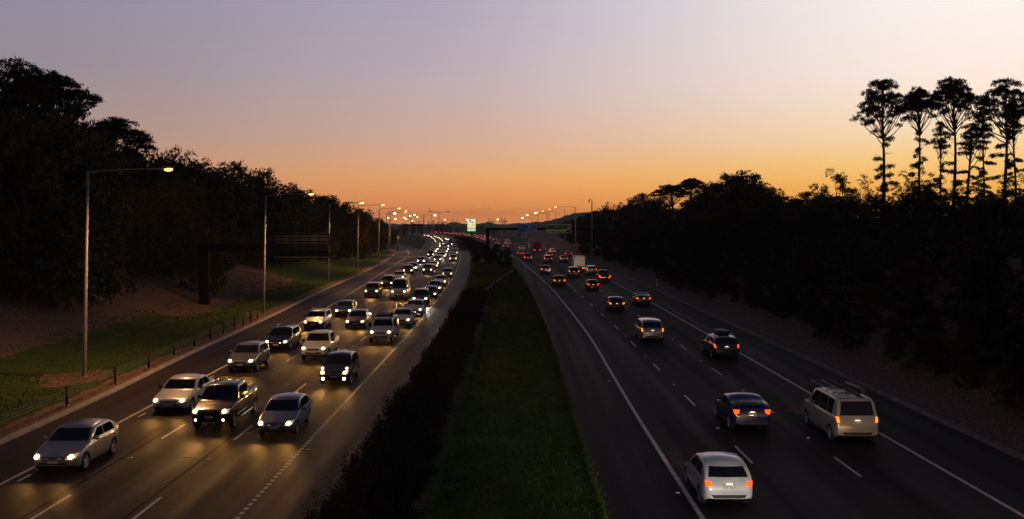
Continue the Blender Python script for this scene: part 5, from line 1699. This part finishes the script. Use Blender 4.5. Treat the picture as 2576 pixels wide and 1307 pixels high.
# ---------------------------------------------------------------- hills and pylons on the horizon
def hills(name, d, depth, prof, m, rough, seed):
    f = pchip(prof); vs, fs = [], []
    n = 700
    x0, x1 = prof[0][0], prof[-1][0]
    rows = [(-.5, -30.0), (-.25, .45), (0, 1.0), (.3, .8), (1.0, -.1)]
    for i in range(n + 1):
        px = x0 + (x1 - x0) * i / n
        for t, k in rows:
            dd = d + depth * t
            x = (px - CX) * d / F_PX
            h = CAM_H + (HY - f(px)) * d / F_PX
            h += rough * (noise.noise(Vector((x * .004, seed, 0))) + .8 * noise.noise(Vector((x * .016, seed, 3))) + .9 * abs(noise.noise(Vector((x * .06, seed, 5)))))
            vs.append((x, dd, -20 if k < 0 else h * k))
    k = len(rows)
    for i in range(n):
        for j in range(k - 1):
            fs.append((i * k + j, (i + 1) * k + j, (i + 1) * k + j + 1, i * k + j + 1))
    o = MB().add(vs, fs).build(name, m); tag(o, kind='structure')
M['hill'] = mat('wooded_hill', (.045, .048, .038), .95, var=.5, scale=.02)
hills('hills', 3600, 900, [(-400, 548), (300, 556), (900, 565), (1040, 566), (1130, 567), (1200, 565), (1290, 563), (1400, 566), (1700, 560), (2300, 552), (3000, 548)], M['hill'], 10, 1.0)
hills('near_hills', 1700, 500, [(1290, 580), (1330, 566), (1360, 561), (1395, 554), (1425, 545), (1470, 536), (1560, 530), (1700, 528), (2000, 535)], M['hill'], 4.5, 7.0)

def pylon_mesh(kind):
    mb = MB()
    def bar(a, b, r=.22): mb.tube([a, b], r * 2.6, 4)
    if kind == 0:                                # wide arms with a pair of horns
        for sx in (-1, 1):
            for sy in (-1, 1): bar((sx * 4, sy * 4, 0), (sx * 1.2, sy * 1.2, 30))
            bar((sx * 1.2, 0, 30), (sx * 5.5, 0, 38), .3)
            bar((0, 0, 29), (sx * 10.5, 0, 30.2), .25); bar((sx * 1.2, 0, 31.5), (sx * 10.5, 0, 30.2), .2)
            bar((sx * 2.4, 0, 26), (sx * 9, 0, 27), .2)
        for i in range(6):
            z0, z1 = i * 5, i * 5 + 5
            w0, w1 = 4 - 2.8 * z0 / 30, 4 - 2.8 * z1 / 30
            for sy in (-1, 1): bar((-w0, sy * w0, z0), (w1, sy * w1, z1), .13); bar((w0, sy * w0, z0), (-w1, sy * w1, z1), .13)
    else:
        for sx in (-1, 1):
            for sy in (-1, 1): bar((sx * 3, sy * 3, 0), (sx * .5, sy * .5, 40))
            for z, w in ((24, 6.5), (30, 7.5), (36, 5.5)): bar((0, 0, z + .8), (sx * w, 0, z), .25)
        for i in range(7):
            z0, z1 = i * 5, i * 5 + 5
            w0, w1 = 3 - 2.5 * z0 / 40, 3 - 2.5 * z1 / 40
            for sy in (-1, 1): bar((-w0, sy * w0, z0), (w1, sy * w1, z1), .13); bar((w0, sy * w0, z0), (-w1, sy * w1, z1), .13)
    return mb.mesh('electricity_pylon', M['black_steel'])
PY = [pylon_mesh(0), pylon_mesh(1)]
for px, yt, d, k, lb in ((1235, 550.5, 2300, 0, 'horned electricity pylon on the horizon left of the blue sign'), (1266.5, 549, 2200, 0, 'horned electricity pylon on the horizon behind a street lamp, nearest the blue sign'),
                     (1115, 552.5, 2300, 0, 'horned electricity pylon on the horizon left of the billboard'), (1144.5, 553, 2400, 0, 'horned electricity pylon on the horizon just left of the billboard'),
                     (1054, 555, 2900, 1, 'thin electricity pylon with stacked arms over the far queue'), (1079, 555.5, 3000, 1, 'thin electricity pylon, left one of a close pair'), (1090, 554.5, 2900, 1, 'thin electricity pylon, right one of a close pair')):
    top = 38 if k == 0 else 40
    o = link('electricity_pylon', PY[k], None, ((px - CX) * d / F_PX, d, CAM_H + (HY - yt) * d / F_PX - top))
    tag(o, lb, 'pylon', 'pylons on the horizon')

HAZE = 0.00013
# ---------------------------------------------------------------- evening haze
hz = MB().box(-4700, 4700, -60, 5300, -32, 62).mesh('haze', mat('unused', (1, 1, 1)))
hm = bpy.data.materials.new('evening_haze'); hm.use_nodes = True
nt = hm.node_tree
for n in list(nt.nodes): nt.nodes.remove(n)
no = nt.nodes.new('ShaderNodeOutputMaterial'); pv = nt.nodes.new('ShaderNodeVolumePrincipled')
pv.inputs['Color'].default_value = (.82, .82, .86, 1); pv.inputs['Density'].default_value = HAZE
nt.links.new(pv.outputs[0], no.inputs['Volume'])
hz.materials.clear(); hz.materials.append(hm)
tag(link('haze', hz), 'thin evening haze over the motorway', 'haze', kind='stuff')
